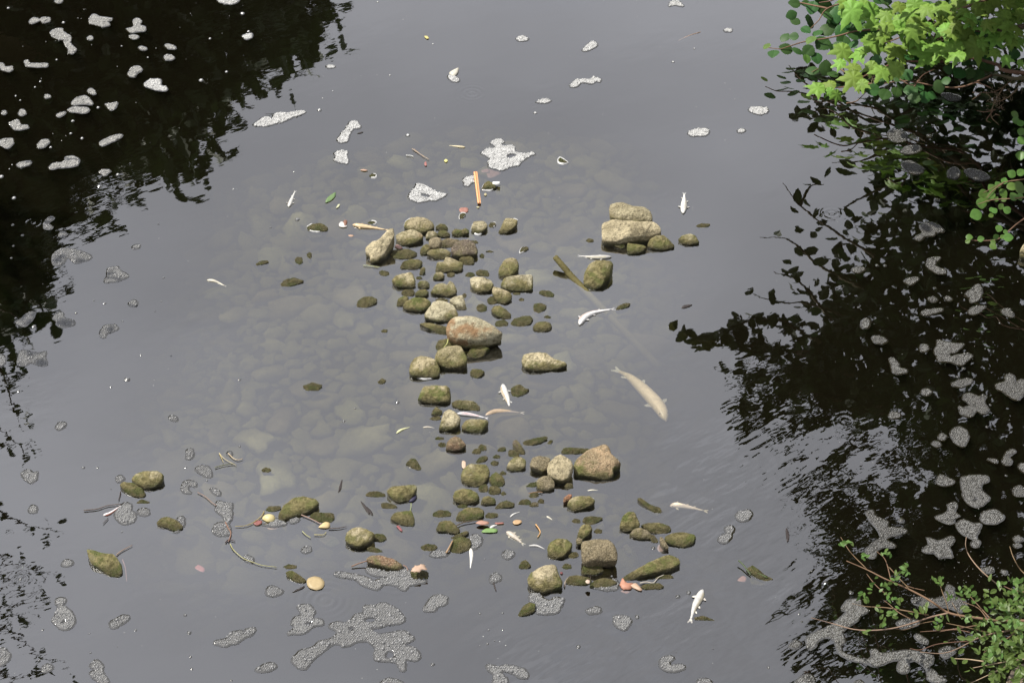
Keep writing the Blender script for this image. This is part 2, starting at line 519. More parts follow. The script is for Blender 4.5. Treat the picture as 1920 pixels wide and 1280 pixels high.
def join(parts):
    V, F = [], []
    for v, f in parts:
        k = len(V)
        V += list(v); F += [tuple(i + k for i in q) for q in f]
    return V, F

# ------------------------------------------------------------------ register for labels
ITEMS = []          # (object, description, (px, py), category, group)
MARKS = []          # (words, (px, py))
def note(o, desc, c, cat, group, mark=None):
    ITEMS.append([o, desc, c, cat, group, mark])
    if mark:
        MARKS.append((mark, c))

# ------------------------------------------------------------------ stones
TONE = dict(P=(.70, .62, .41), T=(.55, .48, .30), O=(.42, .37, .21), M=(.27, .25, .12), B=(.30, .245, .15), R=(.27, .15, .09), K=(.13, .10, .09), S=(.46, .33, .20), X=(.42, .16, .08))
TWORD = dict(P='pale', T='tan', O='olive brown', M='mossy green', B='brown', R='reddish brown', K='dark', S='orange tan', X='orange red')
DRY = dict(P=.03, T=.055, O=.10, M=.5, B=.02, R=.01, K=.03, S=.03, X=-.1)
MOSS = dict(P=.45, T=.45, O=.6, M=1.0, B=.15, R=.1, K=.1, S=.25, X=0)
def stone(f, s, tone='O', lift=.42, base=0.0, bulge=.42, facets=6, dry=None, moss=None, rust=0, desc=None, mark=None, rim=None, name='stone', box=.8):
    """a rock whose silhouette is the outline s: near edge at height base, far edge raised by lift"""
    out = closed_curve(px(f, nums(s)), 54, .22)
    c2 = out.mean(0)
    ylo, yhi = out[:, 1].max(), out[:, 1].min()
    k = (P(*c2)[1] - CAM[1]) / ca                        # rough distance
    mpp = np.linalg.norm(P(c2[0] + 1, c2[1]) - P(*c2))   # metres per pixel
    Hm = (ylo - yhi) * mpp
    ztop = base + lift * Hm
    S = []
    for x, y in out:
        t = (ylo - y) / (ylo - yhi)
        S.append(P(x, y, lerp(base - .003, ztop + .004, t ** .9)))
    S = np.array(S)
    c = S.mean(0)
    q = S - c
    _, _, vt = np.linalg.svd(q)
    n = vt[2] * np.sign(vt[2][2])
    ext = np.linalg.norm(q, axis=1)
    b = bulge * np.sort(ext)[:27].mean()
    r = random.Random(int(c2[0] * 31 + c2[1] * 17))
    planes = []
    for _ in range(facets):
        a, el = r.uniform(0, 6.283), r.uniform(.6, 1.4)
        planes.append((np.array((math.cos(a) * math.cos(el), math.sin(a) * math.cos(el), math.sin(el))), max(r.uniform(.64, .90), math.cos(el) + .03)))
    V, F = [], []
    ns = len(S); rings = 11
    seed = Vector((r.uniform(0, 50), r.uniform(0, 50), 0))
    amp = .075 * ext.mean()
    for i in range(rings):
        ph = (math.pi / 2) * (i / rings)
        cp, sp = math.cos(ph) ** box, math.sin(ph)
        for j in range(ns):
            th = 2 * math.pi * j / ns
            d = np.array((math.cos(th) * cp, math.sin(th) * cp, sp))
            for pn, po in planes:
                e = d @ pn - po
                if e > 0:
                    d = d - pn * e * .9
            rho = math.hypot(d[0], d[1])
            v = c + q[j] * rho + n * b * d[2]
            dn = mnoise.noise(Vector(v) * (2.2 / ext.mean()) * .55 + seed) + .5 * mnoise.noise(Vector(v) * (3 / ext.mean()) + seed) + .35 * mnoise.noise(Vector(v) * (7 / ext.mean()) + seed) + .2 * mnoise.noise(Vector(v) * 55 + seed)
            v = v + (n * .9 + q[j] / ext[j] * .35 * (1 if i else .6)) * dn * amp * (.5 if i == 0 else 1)
            V.append(v)
    top = c + n * b * min(1, *(po / max(pn[2], .2) for pn, po in planes)) if planes else c + n * b
    V.append(top)
    for i in range(rings - 1):
        for j in range(ns):
            F.append((i * ns + j, i * ns + (j + 1) % ns, (i + 1) * ns + (j + 1) % ns, (i + 1) * ns + j))
    for j in range(ns):
        F.append(((rings - 1) * ns + j, (rings - 1) * ns + (j + 1) % ns, len(V) - 1))
    # the part under water
    depth = min(.16, max(.05, ext.mean() * .8))
    prev = 0
    for (sc_, zz) in ((.97, .4), (.75, .85)):
        k0 = len(V)
        for j in range(ns):
            v = c + q[j] * sc_
            v[2] = lerp(S[j, 2], base - depth, zz)
            V.append(v)
        for j in range(ns):
            F.append((prev + (j + 1) % ns, prev + j, k0 + j, k0 + (j + 1) % ns))
        prev = k0
    F.append(tuple(range(prev, prev + ns))[::-1])
    if (out[:, 0] * (np.roll(out[:, 1], -1) - np.roll(out[:, 1], 1))).sum() > 0:      # outline runs the other way
        F = [t[::-1] for t in F]
    o = mesh_obj(name, V, F, M_STONE, loc=(c[0], c[1], base))
    tv, tw = r.uniform(.88, 1.1), r.uniform(-.035, .035)
    o.color = (TONE[tone][0] * tv * (1 + tw), TONE[tone][1] * tv, TONE[tone][2] * tv * (1 - tw), 1)
    o['dry'] = float(DRY[tone] if dry is None else dry)
    o['moss'] = float(MOSS[tone] if moss is None else moss)
    o['rust'] = float(rust)
    wd, hg = np.ptp(out[:, 0]), ylo - yhi
    if desc is None and mark:
        desc = mark if len(mark.split()) > 3 else mark + ' in the shoal'
    if desc is None:
        A = (wd * hg) ** .5
        size = 'large' if A > 52 else 'medium' if A > 30 else 'small' if A > 15 else 'tiny'
        shape = 'long' if wd / hg > 2.1 else 'upright' if hg / wd > 1.25 else 'rounded' if facets < 4 else 'angular'
        state = 'sunken stone' if lift < 0 else 'stone awash' if lift < .16 else 'stone'
        desc = f'{size} {shape} {TWORD[tone]} {state}'
    note(o, desc, tuple(c2), 'stone', 'stones of the shoal in the river', mark)
    if rim:
        foam_rim(out, *rim)
    return o

def inside(poly, x, y):
    return poly_dist(x, y, poly) > 0
def poly_mesh(loops, z, V, F):
    """a flat sheet with holes; loops: lists of xy"""
    k = len(V)
    vs = [[Vector((x, y, 0)) for x, y in lp] for lp in loops]
    tris = tessellate_polygon(vs)
    flat = [p for lp in loops for p in lp]
    for x, y in flat:
        V.append((x, y, z))
    for t in tris:
        a, b, c = (flat[i] for i in t)
        ccw = (b[0] - a[0]) * (c[1] - a[1]) - (b[1] - a[1]) * (c[0] - a[0]) > 0
        F.append(tuple(i + k for i in (t if ccw else t[::-1])))
# one bubble dome: 6 sides, 2 rings
BUB = [(math.cos(i * math.pi / 3), math.sin(i * math.pi / 3), 0) for i in range(6)] + [(.72 * math.cos(i * math.pi / 3 + .5), .72 * math.sin(i * math.pi / 3 + .5), .66) for i in range(6)] + [(0, 0, 1)]
BUBF = [(i, (i + 1) % 6, 6 + i) for i in range(6)] + [((i + 1) % 6, 6 + (i + 1) % 6, 6 + i) for i in range(6)] + [(6 + i, 6 + (i + 1) % 6, 12) for i in range(6)]
BUB = np.array(BUB); BUBF = np.array(BUBF)
def skirt(loop, r_, V, F, up):
    """a ring of lifted water round a closed loop (ccw), sloping down outwards"""
    p = np.array(loop)
    t = np.roll(p, -1, 0) - np.roll(p, 1, 0)
    nrm = np.stack([t[:, 1], -t[:, 0]], 1)
    nrm /= np.linalg.norm(nrm, axis=1)[:, None] + 1e-9
    k = len(V); n = len(p)
    for off, z in ((-.002, up), (r_ * .45, up * .42), (r_, .0012)):
        for i in range(n):
            V.append((*(p[i] + nrm[i] * off), z))
    for a in (0, 1):
        for i in range(n):
            F.append((k + a * n + i, k + a * n + n + i, k + a * n + n + (i + 1) % n, k + a * n + (i + 1) % n))
WHITE, GREY, SHADED = (.52, .52, .51), (.165, .166, .168), (.066, .064, .058)  # last tone: tree shade over the right side put into the colour
def ccw(q):
    q = np.asarray(q)
    a = (q[:, 0] * np.roll(q[:, 1], -1) - np.roll(q[:, 0], -1) * q[:, 1]).sum()
    return q if a > 0 else q[::-1]
def foam(f, s, holes=(), tone=None, desc=None, mark=None, film=True):
    pts = px(f, nums(s))
    c2 = np.mean(pts, 0)
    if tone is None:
        tone = SHADED if c2[0] > 1480 else (GREY if c2[1] > 380 else (.34, .336, .32) if c2[0] < 430 else WHITE)  # right and upper-left patches darkened in colour for tree shade
    g = np.array([P(x, y)[:2] for x, y in pts])
    per = np.hypot(*(np.roll(g, -1, 0) - g).T).sum()
    n = int(max(18, min(220, per / .011)))
    lp = closed_curve(g, n)
    lp = ccw(lp)
    jit = np.array([mnoise.noise(Vector((x * 38, y * 38, 3))) for x, y in lp])
    jit2 = np.array([mnoise.noise(Vector((x * 38, y * 38, 9))) for x, y in lp])
    lp = lp + np.stack([jit, jit2], 1) * .006
    hl = [ccw(closed_curve([P(x, y)[:2] for x, y in px(f, nums(h))], 22)) for h in holes]
    V, F = [], []
    poly_mesh([lp.tolist()] + [h[::-1].tolist() for h in hl], .003, V, F)
    # edge wall of the sheet
    for loop in [lp] + [h[::-1] for h in hl]:
        k = len(V); m = len(loop)
        for x, y in loop: V.append((x, y, .003))
        for x, y in loop: V.append((x, y, -.003))
        for i in range(m):
            F.append((k + m + i, k + m + (i + 1) % m, k + (i + 1) % m, k + i))
    nplate = len(F)
    # bubbles
    lo, hi = lp.min(0), lp.max(0)
    st = .0140
    bx, by = np.meshgrid(np.arange(lo[0], hi[0], st), np.arange(lo[1], hi[1], st * .87))
    bx[1::2] += st / 2
    bx = bx.ravel() + nrg.normal(0, .0022, bx.size); by = by.ravel() + nrg.normal(0, .0022, by.size)
    ok = poly_dist(bx, by, lp.tolist()) > -.001
    for h in hl:
        ok &= poly_dist(bx, by, h.tolist()) < .001
    bx, by = bx[ok], by[ok]
    br = nrg.uniform(.0048, .0082, len(bx)) * np.where(nrg.random(len(bx)) < .05, 1.7, 1)
    if len(bx):
        bv = BUB[None] * np.stack([br, br, br * nrg.uniform(.7, 1.05, len(br))], 1)[:, None] + np.stack([bx, by, np.full(len(bx), .002)], 1)[:, None]
        bf = BUBF[None] + (np.arange(len(bx)) * len(BUB))[:, None, None] + len(V)
        V = np.vstack([np.array(V), bv.reshape(-1, 3)])
        F = F + [tuple(t) for t in bf.reshape(-1, 3)]
    c = lp.mean(0)
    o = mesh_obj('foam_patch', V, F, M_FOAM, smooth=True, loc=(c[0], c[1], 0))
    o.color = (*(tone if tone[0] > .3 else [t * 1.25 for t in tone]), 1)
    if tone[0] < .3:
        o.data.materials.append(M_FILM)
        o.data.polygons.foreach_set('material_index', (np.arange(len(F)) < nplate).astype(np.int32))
    if film:
        V2, F2 = [], []
        skirt(lp, .010, V2, F2, .004)
        for h in hl:
            skirt(h[::-1], .010, V2, F2, .005)
        e = mesh_obj('wet_rim', np.array(V2) - np.array((c[0], c[1], 0)), F2, M_RIM, parent=o)
    area = np.ptp(np.array(pts)[:, 0]) * np.ptp(np.array(pts)[:, 1])
    if desc is None and mark:
        desc = mark if len(mark.split()) > 3 else mark + ' patch adrift'
    if desc is None:
        wd, hg = np.ptp(np.array(pts), axis=0)
        size = 'large' if area > 3500 else 'medium' if area > 900 else 'small' if area > 200 else 'tiny'
        shape = 'ragged' if len(pts) > 11 else 'long' if wd > 2.2 * hg else 'narrow upright' if hg > 1.3 * wd else 'rounded' if len(pts) < 7 else 'uneven'
        colr = 'white' if tone[0] > .6 else 'pale grey' if tone[0] > .5 else 'grey' if tone[0] > .35 else 'dull grey'
        desc = f'{size} {shape} {colr} foam patch'
    note(o, desc, tuple(c2), 'foam', 'foam patches drifting on the river', mark)
    return o
def foam_rim(out, a0, a1, wpx=2.2):
    """a crescent of white foam caught against a stone; a0..a1 in degrees, 0 = right, 90 = towards the viewer"""
    c = out.mean(0)
    ang = np.degrees(np.arctan2(out[:, 1] - c[1], out[:, 0] - c[0])) % 360
    order = np.argsort(ang)
    n = max(8, int(abs(a1 - a0) / 9))
    V = []
    inn, outr = [], []
    for t in np.linspace(a0, a1, n):
        x = np.interp(t % 360, ang[order], out[order, 0], period=360); y = np.interp(t % 360, ang[order], out[order, 1], period=360)
        u = np.array((x, y)) - c
        L = np.linalg.norm(u)
        wv = wpx * .6 * math.sin(math.pi * (.12 + .76 * (t - a0) / (a1 - a0))) * (1 + .4 * mnoise.noise(Vector((x * .2, y * .2, 1))))
        inn.append(P(*(c + u * (L - 1.5) / L))); outr.append(P(*(c + u * (L + wv) / L)))
    prof = [(inn, .004), ([lerp(a, b, .6) for a, b in zip(inn, outr)], .009), (outr, -.002)]
    for lst, z in prof:
        for p_ in lst: V.append((p_[0], p_[1], z))
    F = []
    for k in (0, 1):
        for i in range(n - 1):
            q = (k * n + i, k * n + i + 1, (k + 1) * n + i + 1, (k + 1) * n + i)
            F.append(q if (a1 > a0) == False else q[::-1])
    o = mesh_obj('foam_edge', V, F, M_FOAM, loc=tuple(V[n + n // 2]))
    o.color = (*WHITE, 1)
    note(o, 'thin white crescent of foam caught against a stone', tuple(c), 'foam', 'foam crescents against the stones')
FLECK_ME = {}
def fleck(f, x, y, d, asp=.62):
    (qx, qy), = px(f, [(x, y)])
    c = P(qx, qy)
    k = FR[f][2]
    wpx = d / k
    mpp = np.linalg.norm(P(qx + 1, qy) - c)
    var = rng.randrange(4)
    if var not in FLECK_ME:
        V, F = [], []
        th = [i * 2 * math.pi / 14 for i in range(14)]
        rr = [1 + .22 * rng.uniform(-1, 1) for _ in th]
        for s_, z in ((1, 0), (.9, .35), (.5, .62)):
            for t, q in zip(th, rr):
                V.append((s_ * q * math.cos(t), s_ * q * math.sin(t), z))
        V.append((0, 0, .7))
        for a in (0, 1):
            for i in range(14):
                F.append((a * 14 + i, a * 14 + (i + 1) % 14, a * 14 + 14 + (i + 1) % 14, a * 14 + 14 + i))
        for i in range(14): F.append((28 + i, 28 + (i + 1) % 14, 42))
        me = bpy.data.meshes.new('foam_fleck')
        me.from_pydata(V, [], F); me.polygons.foreach_set('use_smooth', [True] * len(F))
        me.materials.append(M_FOAM)
        V2, F2 = [], []
        skirt([(q * math.cos(t) * 1.0, q * math.sin(t)) for t, q in zip(th, rr)], .55, V2, F2, .3)
        m2 = bpy.data.meshes.new('wet_rim')
        m2.from_pydata([tuple(map(float, v)) for v in V2], [], F2); m2.polygons.foreach_set('use_smooth', [True] * len(F2))
        m2.materials.append(M_RIM)
        FLECK_ME[var] = (me, m2)
    me, m2 = FLECK_ME[var]
    o = link('foam_fleck', me, None, (c[0], c[1], .001))
    r = wpx * mpp / 2
    o.scale = (r, r * rng.uniform(.9, 1.25), min(r, .012))
    tone = SHADED if qx > 1480 else GREY if qy > 380 else WHITE  # flecks on the right get the tree shade in their colour
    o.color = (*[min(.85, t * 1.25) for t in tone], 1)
    if wpx > 2.4:
        link('wet_rim', m2, o)
    size = 'round foam fleck' if wpx > 4.5 else 'small round foam fleck' if wpx > 3 else 'tiny round foam fleck'
    note(o, size, (qx, qy), 'foam fleck', 'foam flecks drifting on the river')
# ------------------------------------------------------------------ the stones, read off the close-ups
def ST(f, rows):
    for row in rows:
        s, tone = row[0], row[1]
        kw = row[2] if len(row) > 2 else {}
        stone(f, s, tone, **kw)
LOW = dict(lift=.13, bulge=.24, facets=3)
FLAT = dict(lift=.24, bulge=.34)
SUB = dict(lift=-.05, bulge=.10, base=-.022, facets=2)
ST('A', [
 ('405,285 415,340 385,400 345,480 290,545 240,565 222,545 225,500 190,470 190,435 240,390 290,370 340,320 370,290', 'P', dict(lift=.55, mark='leaning pale slab', desc='tall pale slab of stone leaning over', moss=.3)),
 ('490,270 500,235 540,205 600,197 670,208 715,240 728,280 700,310 640,335 580,325 520,300', 'T', dict(facets=1, dry=.06, rim=(120, 215, 2), mark='oval tan stone', desc='smooth oval tan stone at the top of the pile')),
 ('425,340 470,312 550,298 610,315 642,345 630,375 590,400 540,422 500,425 450,405 432,380', 'T', dict(mark='wedge-shaped tan stone', dry=.05, rust=.4)),
 ('660,340 680,310 720,305 750,325 755,350 720,365 690,380 660,370', 'P', dict(facets=2)),
 ('737,275 770,250 810,252 835,285 830,305 790,305 750,295', 'O'),
 ('748,330 770,303 820,303 850,330 850,350 810,358 770,352', 'O', dict(facets=2)),
 ('862,320 890,288 940,295 970,283 997,300 998,325 950,340 920,355 880,345', 'M', dict(dry=.2)),
 ('1018,270 1035,235 1075,226 1120,232 1145,260 1135,290 1100,325 1070,335 1030,320 1015,295', 'T', dict(dry=.03, rim=(20, 200, 2.2), mark='foam-edged tan stone')),
 ('1150,260 1170,238 1205,242 1208,262 1180,282 1158,275', 'O', dict(lift=.2, rim=(-60, 60, 2))),
 ('1270,225 1290,205 1340,208 1378,220 1370,260 1330,300 1280,332 1235,330 1228,310 1250,270', 'O', dict(rim=(-50, 20, 2.4), dry=.06)),
 ('918,210 925,180 945,165 970,168 970,185 945,215', 'M', dict(LOW, rim=(130, 400, 2))),
 ('780,380 830,365 900,370 930,385 900,410 850,440 800,430 790,400', 'B', dict(FLAT, dry=.02)),
 ('1010,380 1060,382 1070,400 1040,410', 'O', LOW),
 ('780,410 820,412 830,440 790,440', 'B'),
 ('682,390 700,360 740,352 780,365 788,395 765,430 720,440 690,425', 'B', dict(facets=1, base=.05, dry=.0, desc='round brown stone perched among the pile')),
 ('618,450 640,420 670,408 698,425 695,455 660,490 630,500 615,480', 'O', dict(facets=2)),
 ('562,420 600,385 650,375 668,390 650,420 610,440 575,440', 'O', SUB),
 ('855,450 880,410 940,375 1000,372 1040,400 1068,455 1060,490 1000,500 930,510 870,490', 'K', dict(base=.02, mark='dark blocky stone', dry=.04, moss=.5, desc='large dark blocky stone in the pile')),
 ('668,480 690,455 740,443 810,447 855,470 855,505 800,525 740,530 700,510', 'T', dict(dry=.06)),
 ('920,530 940,510 1000,500 1035,520 1042,560 1010,575 960,570 930,550', 'O', dict(FLAT)),
 ('380,490 400,460 450,445 530,447 590,475 590,500 540,525 470,530 410,520', 'O', dict(LOW, dry=.06)),
 ('735,630 750,550 800,545 815,512 850,515 950,555 950,600 935,625 870,625 800,632', 'T', dict(facets=3, box=.45, bulge=.25, dry=.05, mark='broken slab with a pale edge', desc='broken flat slab with a pale chipped edge')),
 ('460,590 480,550 540,527 600,525 635,545 625,580 600,605 520,610 470,605', 'O', dict(FLAT)),
 ('365,545 385,530 440,540 470,555 440,570 400,575', 'O', SUB),
 ('610,640 620,600 645,585 658,605 640,650 615,655', 'M'),
 ('295,625 320,612 370,625 375,645 345,662 310,650', 'M', LOW),
 ('715,670 740,630 780,625 808,650 800,680 760,695 720,690', 'O', dict(dry=.03)),
 ('825,640 850,625 885,632 885,655 860,672 832,665', 'M', dict(LOW)),
 ('398,690 430,655 540,628 565,650 580,700 575,750 500,757 430,745 400,715', 'T', dict(dry=.085, moss=.9, mark='square mossy stone', desc='square stone with a pale corner and mossy face')),
 ('585,665 620,660 635,675 610,690 588,682', 'M', LOW),
 ('595,720 620,692 670,695 690,720 685,750 640,760 605,745', 'M', dict(dry=.04)),
 ('695,785 740,725 790,712 830,725 850,695 880,720 905,780 890,810 830,825 760,810 710,800', 'O', dict(dry=.06, facets=7)),
 ('468,790 490,765 560,760 575,790 560,815 500,820', 'O', dict(LOW, bulge=.3)),
 ('575,790 610,765 660,762 685,785 670,815 620,830 580,815', 'O', dict(facets=1)),
 ('478,890 510,850 580,825 660,830 700,865 690,905 640,940 560,940 500,920', 'M', dict(facets=2, moss=1, mark='round mossy hump', desc='round hump of stone furred with bright moss')),
 ('432,880 445,835 490,812 525,825 520,850 470,895 440,898', 'M'),
 ('735,840 780,828 830,840 840,860 790,862 750,855', 'M', LOW),
 ('650,960 680,910 715,865 760,852 830,860 880,890 912,950 910,980 850,1010 770,1025 700,1010 655,990', 'P', dict(dry=.05, moss=.7, facets=6, mark='white-topped stone', desc='big stone with a whitish top and green skirt')),
 ('845,850 880,820 945,808 965,850 980,920 950,925 905,920 880,890', 'P', dict(dry=.02, facets=4, desc='pale upright wedge of stone')),
 ('940,810 965,790 980,805 965,835', 'R', LOW),
 ('612,1030 680,1025 780,1045 840,1055 840,1110 780,1120 720,1090 660,1060', 'M', dict(FLAT, moss=.5, desc='thin green pointed slab of stone')),
 ('738,1200 760,1160 820,1150 870,1160 900,1200 890,1240 750,1240', 'O', dict(FLAT, dry=.2)),
 ('1005,680 1040,662 1110,668 1170,690 1192,730 1170,775 1110,795 1050,790 1020,750 1010,710', 'P', dict(dry=.05, facets=3)),
 ('1050,625 1080,608 1140,615 1158,640 1150,665 1100,662 1060,650', 'O', dict(LOW)),
 ('968,650 990,628 1030,630 1045,650 1020,668 980,668', 'M', dict(LOW)),
 ('950,690 970,665 1000,680 990,705 960,708', 'O', SUB),
 ('1228,640 1235,590 1280,530 1330,516 1370,525 1388,565 1385,610 1350,650 1300,680 1250,680', 'T', dict(facets=2, dry=.09, mark='leaning egg-shaped stone', desc='egg-shaped stone leaning towards the brick-like one')),
 ('1245,730 1270,675 1330,658 1480,650 1498,670 1500,740 1490,775 1400,782 1300,775 1260,755', 'P', dict(facets=2, box=.45, dry=.05, mark='brick-shaped stone', desc='pale brick-shaped stone in the pile')),
 ('1178,775 1190,740 1240,750 1310,780 1335,810 1325,845 1280,880 1230,865 1200,830', 'T', dict(dry=.06)),
 ('1305,765 1330,755 1345,775 1320,785', 'O', LOW),
 ('1050,800 1110,795 1170,800 1160,825 1110,832 1065,820', 'M', SUB),
 ('1140,840 1170,815 1210,830 1220,860 1190,885 1150,875', 'M', dict(LOW)),
 ('1055,900 1075,878 1110,875 1138,895 1135,930 1100,942 1065,930', 'M', dict(LOW, desc='small bright green weed-capped stone')),
 ('1172,920 1195,893 1240,892 1290,920 1328,960 1320,990 1280,998 1220,975 1180,945', 'O', dict(FLAT, facets=1)),
 ('1322,1030 1350,990 1420,970 1480,970 1500,995 1480,1030 1420,1055 1350,1050', 'O', dict(LOW)),
 ('1200,1030 1220,1005 1270,998 1305,1020 1300,1045 1250,1058 1210,1050', 'O', dict(LOW)),
 ('1497,1060 1520,1025 1580,1010 1630,1020 1648,1050 1630,1085 1570,1098 1510,1088', 'O', dict(FLAT, facets=1, mark='rounded olive stone')),
 ('1545,785 1570,768 1630,772 1665,800 1655,825 1610,822 1570,805', 'M', LOW),
 ('1500,900 1510,872 1570,870 1605,890 1590,920 1550,950 1510,935', 'M', LOW),
 ('1585,975 1610,963 1638,975 1635,990 1605,993', 'M', LOW),
 ('1388,840 1405,827 1430,838 1425,855 1400,857', 'M', LOW),
 ('1340,795 1365,785 1400,790 1400,808 1360,808', 'M', LOW),
 ('1105,590 1140,550 1200,540 1235,560 1220,590 1170,615 1120,605', 'O', SUB),
 ('1080,495 1100,480 1118,495 1115,520 1090,522', 'M', LOW),
 ('1130,465 1160,455 1192,468 1170,478', 'M', LOW),
 ('1390,470 1410,435 1450,427 1465,440 1440,465 1400,480', 'O', dict(LOW, rim=(90, 220, 1.5))),
 ('118,885 130,850 180,820 240,815 280,840 275,870 230,895 180,910 125,900', 'M', dict(LOW, moss=.4, mark='flat mossy stone left of the pile')),
 ('310,1085 335,1072 362,1078 355,1098 325,1103', 'M', LOW),
 ('1200,1170 1220,1152 1250,1155 1248,1190 1230,1210 1205,1190', 'M', LOW),
 ('168,325 200,295 290,290 330,300 280,330 210,340', 'M', SUB),
 ('818,1080 830,1030 870,990 950,972 1040,978 1120,1010 1200,1060 1260,1100 1240,1120 1160,1150 1060,1178 980,1175 900,1160 840,1130', 'P', dict(facets=3, base=.07, lift=.45, dry=.06, moss=.1, rust=.75, mark='big orange-tan stone', desc='biggest orange-tan stone resting on others in midstream')),
])
ST('B', [
 ('530,230 540,180 570,130 620,112 690,122 740,150 772,215 765,270 720,290 650,295 560,280 535,260', 'T', dict(dry=.09, rim=(50, 140, 1.6), mark='upright mossy-faced stone', desc='big rounded stone with a green face')),
 ('730,130 750,75 800,50 900,33 940,45 985,130 975,185 920,205 830,210 770,190 735,160', 'O', dict(dry=.11, moss=.7, facets=3, base=.02, mark='boulder below the orange-tan stone', desc='dark green boulder right below the orange-tan stone')),
 ('980,110 1010,60 1060,30 1120,40 1160,55 1130,90 1110,120 1050,135 1000,130', 'M', dict(FLAT, dry=.12)),
 ('1005,240 1030,215 1090,220 1122,240 1100,270 1060,292 1020,275', 'O', dict(FLAT)),
 ('1410,150 1430,105 1540,85 1600,95 1660,140 1750,165 1765,190 1700,215 1600,235 1520,240 1440,220 1415,190', 'P', dict(dry=.07, moss=.9, facets=4, mark='pointed pale-backed stone', desc='lone pointed stone with pale back and green flank')),
 ('598,455 620,400 650,355 740,346 830,350 850,380 858,440 845,485 740,492 650,480', 'T', dict(dry=.10, moss=1, box=.5, facets=3, mark='mossy loaf-shaped stone', desc='lone loaf-shaped stone with pale top edge')),
 ('862,480 900,460 980,462 1050,475 1085,520 1075,545 1000,540 930,530 880,510', 'O', dict(FLAT, dry=.04, mark='long low olive stone')),
 ('703,570 720,530 745,513 790,545 780,575 740,582', 'M'),
 ('690,605 720,585 770,585 780,605 740,622', 'M', LOW),
 ('763,690 780,620 800,555 840,530 890,550 932,600 920,650 870,690 800,707', 'P', dict(lift=.6, dry=.06, moss=.4, mark='tall white-faced stone', desc='tall stone with a whitish face')),
 ('938,665 970,620 1020,605 1140,615 1150,640 1120,690 1090,720 1020,715 950,690', 'O', dict(dry=.05, mark='squat olive stone under the two fish')),
 ('1325,370 1350,350 1400,337 1440,370 1470,375 1440,410 1380,437 1335,425', 'M', dict(LOW)),
 ('818,850 825,790 860,755 890,738 930,755 975,810 940,850 870,862', 'R', dict(lift=.55, mark='reddish pyramid stone', desc='reddish brown pyramid-shaped stone')),
 ('755,805 775,787 815,795 815,825 780,830', 'M', LOW),
 ('733,760 750,745 800,750 800,768 750,775', 'M', LOW),
 ('1020,870 1040,840 1085,835 1095,860 1080,885 1035,882', 'M', LOW),
 ('1070,825 1090,803 1130,815 1138,845 1105,862 1080,845', 'M', LOW),
 ('1220,850 1240,828 1280,825 1288,845 1260,865 1230,862', 'M', FLAT),
 ('1338,800 1345,775 1370,770 1400,800 1440,865 1430,887 1395,880 1360,840', 'K', dict(FLAT, desc='slim dark purplish stone')),
 ('1305,890 1310,850 1345,845 1390,870 1390,900 1350,912', 'M', LOW),
 ('1418,790 1450,770 1560,745 1605,740 1612,760 1560,795 1480,817 1430,812', 'M', dict(LOW, bulge=.3)),
 ('1610,795 1630,770 1655,770 1640,800 1620,810', 'M', LOW),
 ('1290,990 1310,940 1350,905 1410,905 1442,930 1440,985 1400,1015 1330,1018', 'O', dict(dry=.06)),
 ('1183,900 1210,883 1242,893 1240,912 1200,917', 'M', FLAT),
 ('1165,950 1190,930 1230,940 1225,965 1195,978', 'M', LOW),
 ('1050,945 1080,905 1125,892 1147,905 1125,935 1075,958', 'M', LOW),
 ('932,1050 950,1000 1000,962 1080,957 1135,970 1162,1020 1150,1080 1110,1120 1050,1142 980,1125 940,1090', 'T', dict(FLAT, facets=2, dry=.09, mark='round flat-topped stone', desc='big round flat-topped stone, pale on top')),
 ('1155,1085 1170,1045 1210,1020 1260,1050 1280,1100 1250,1140 1190,1140', 'M', FLAT),
 ('1240,1025 1265,1010 1290,1030 1280,1050 1250,1048', 'M', LOW),
 ('1070,1150 1090,1120 1135,1115 1150,1150 1140,1180 1085,1180', 'M', LOW),
 ('1150,1165 1165,1130 1220,1130 1250,1160 1235,1195 1180,1202 1155,1185', 'O', FLAT),
 ('1245,1190 1265,1168 1292,1190 1270,1210', 'M', LOW),
])
ST('D', [
 ('758,130 775,95 850,85 900,100 960,115 1030,120 1080,150 1098,200 1095,240 1000,240 900,228 830,222 770,200', 'T', dict(base=.05, dry=.08, facets=4, mark='rear stone of the cairn', desc='rear pitted stone of the small cairn')),
 ('700,270 715,240 790,222 880,226 960,235 1060,235 1130,250 1160,285 1165,325 1100,350 1000,358 900,380 820,400 750,395 705,370', 'P', dict(base=.035, dry=.03, moss=.5, box=.55, facets=4, rim=(130, 170, 1.8), mark='long pale stone of the cairn', desc='long pale stone on the front of the small cairn')),
 ('898,440 905,400 950,405 1020,415 1050,435 1010,475 940,492 905,490', 'O', dict(dry=.09)),
 ('790,410 830,400 880,410 885,440 850,445 810,430', 'M'),
 ('1058,420 1080,370 1130,342 1180,338 1220,365 1272,420 1250,440 1180,460 1100,452', 'O', dict(dry=.10)),
 ('1300,372 1330,340 1390,328 1435,345 1465,395 1440,410 1380,420 1330,405', 'O', dict(dry=.05, mark='lone olive stone by the cairn')),
 ('1440,265 1480,245 1550,250 1530,272 1480,283', 'M', LOW),
 ('578,380 600,362 635,370 638,388 605,400', 'M', LOW),
 ('558,700 565,640 600,570 650,540 710,533 770,545 793,575 770,640 730,700 700,745 640,768 590,750 562,725', 'T', dict(facets=2, dry=.17, moss=.8, mark='big potato-shaped stone', desc='big smooth potato-shaped stone, tan on top')),
 ('810,925 830,890 880,870 925,870 910,895 850,920', 'M', LOW),
])
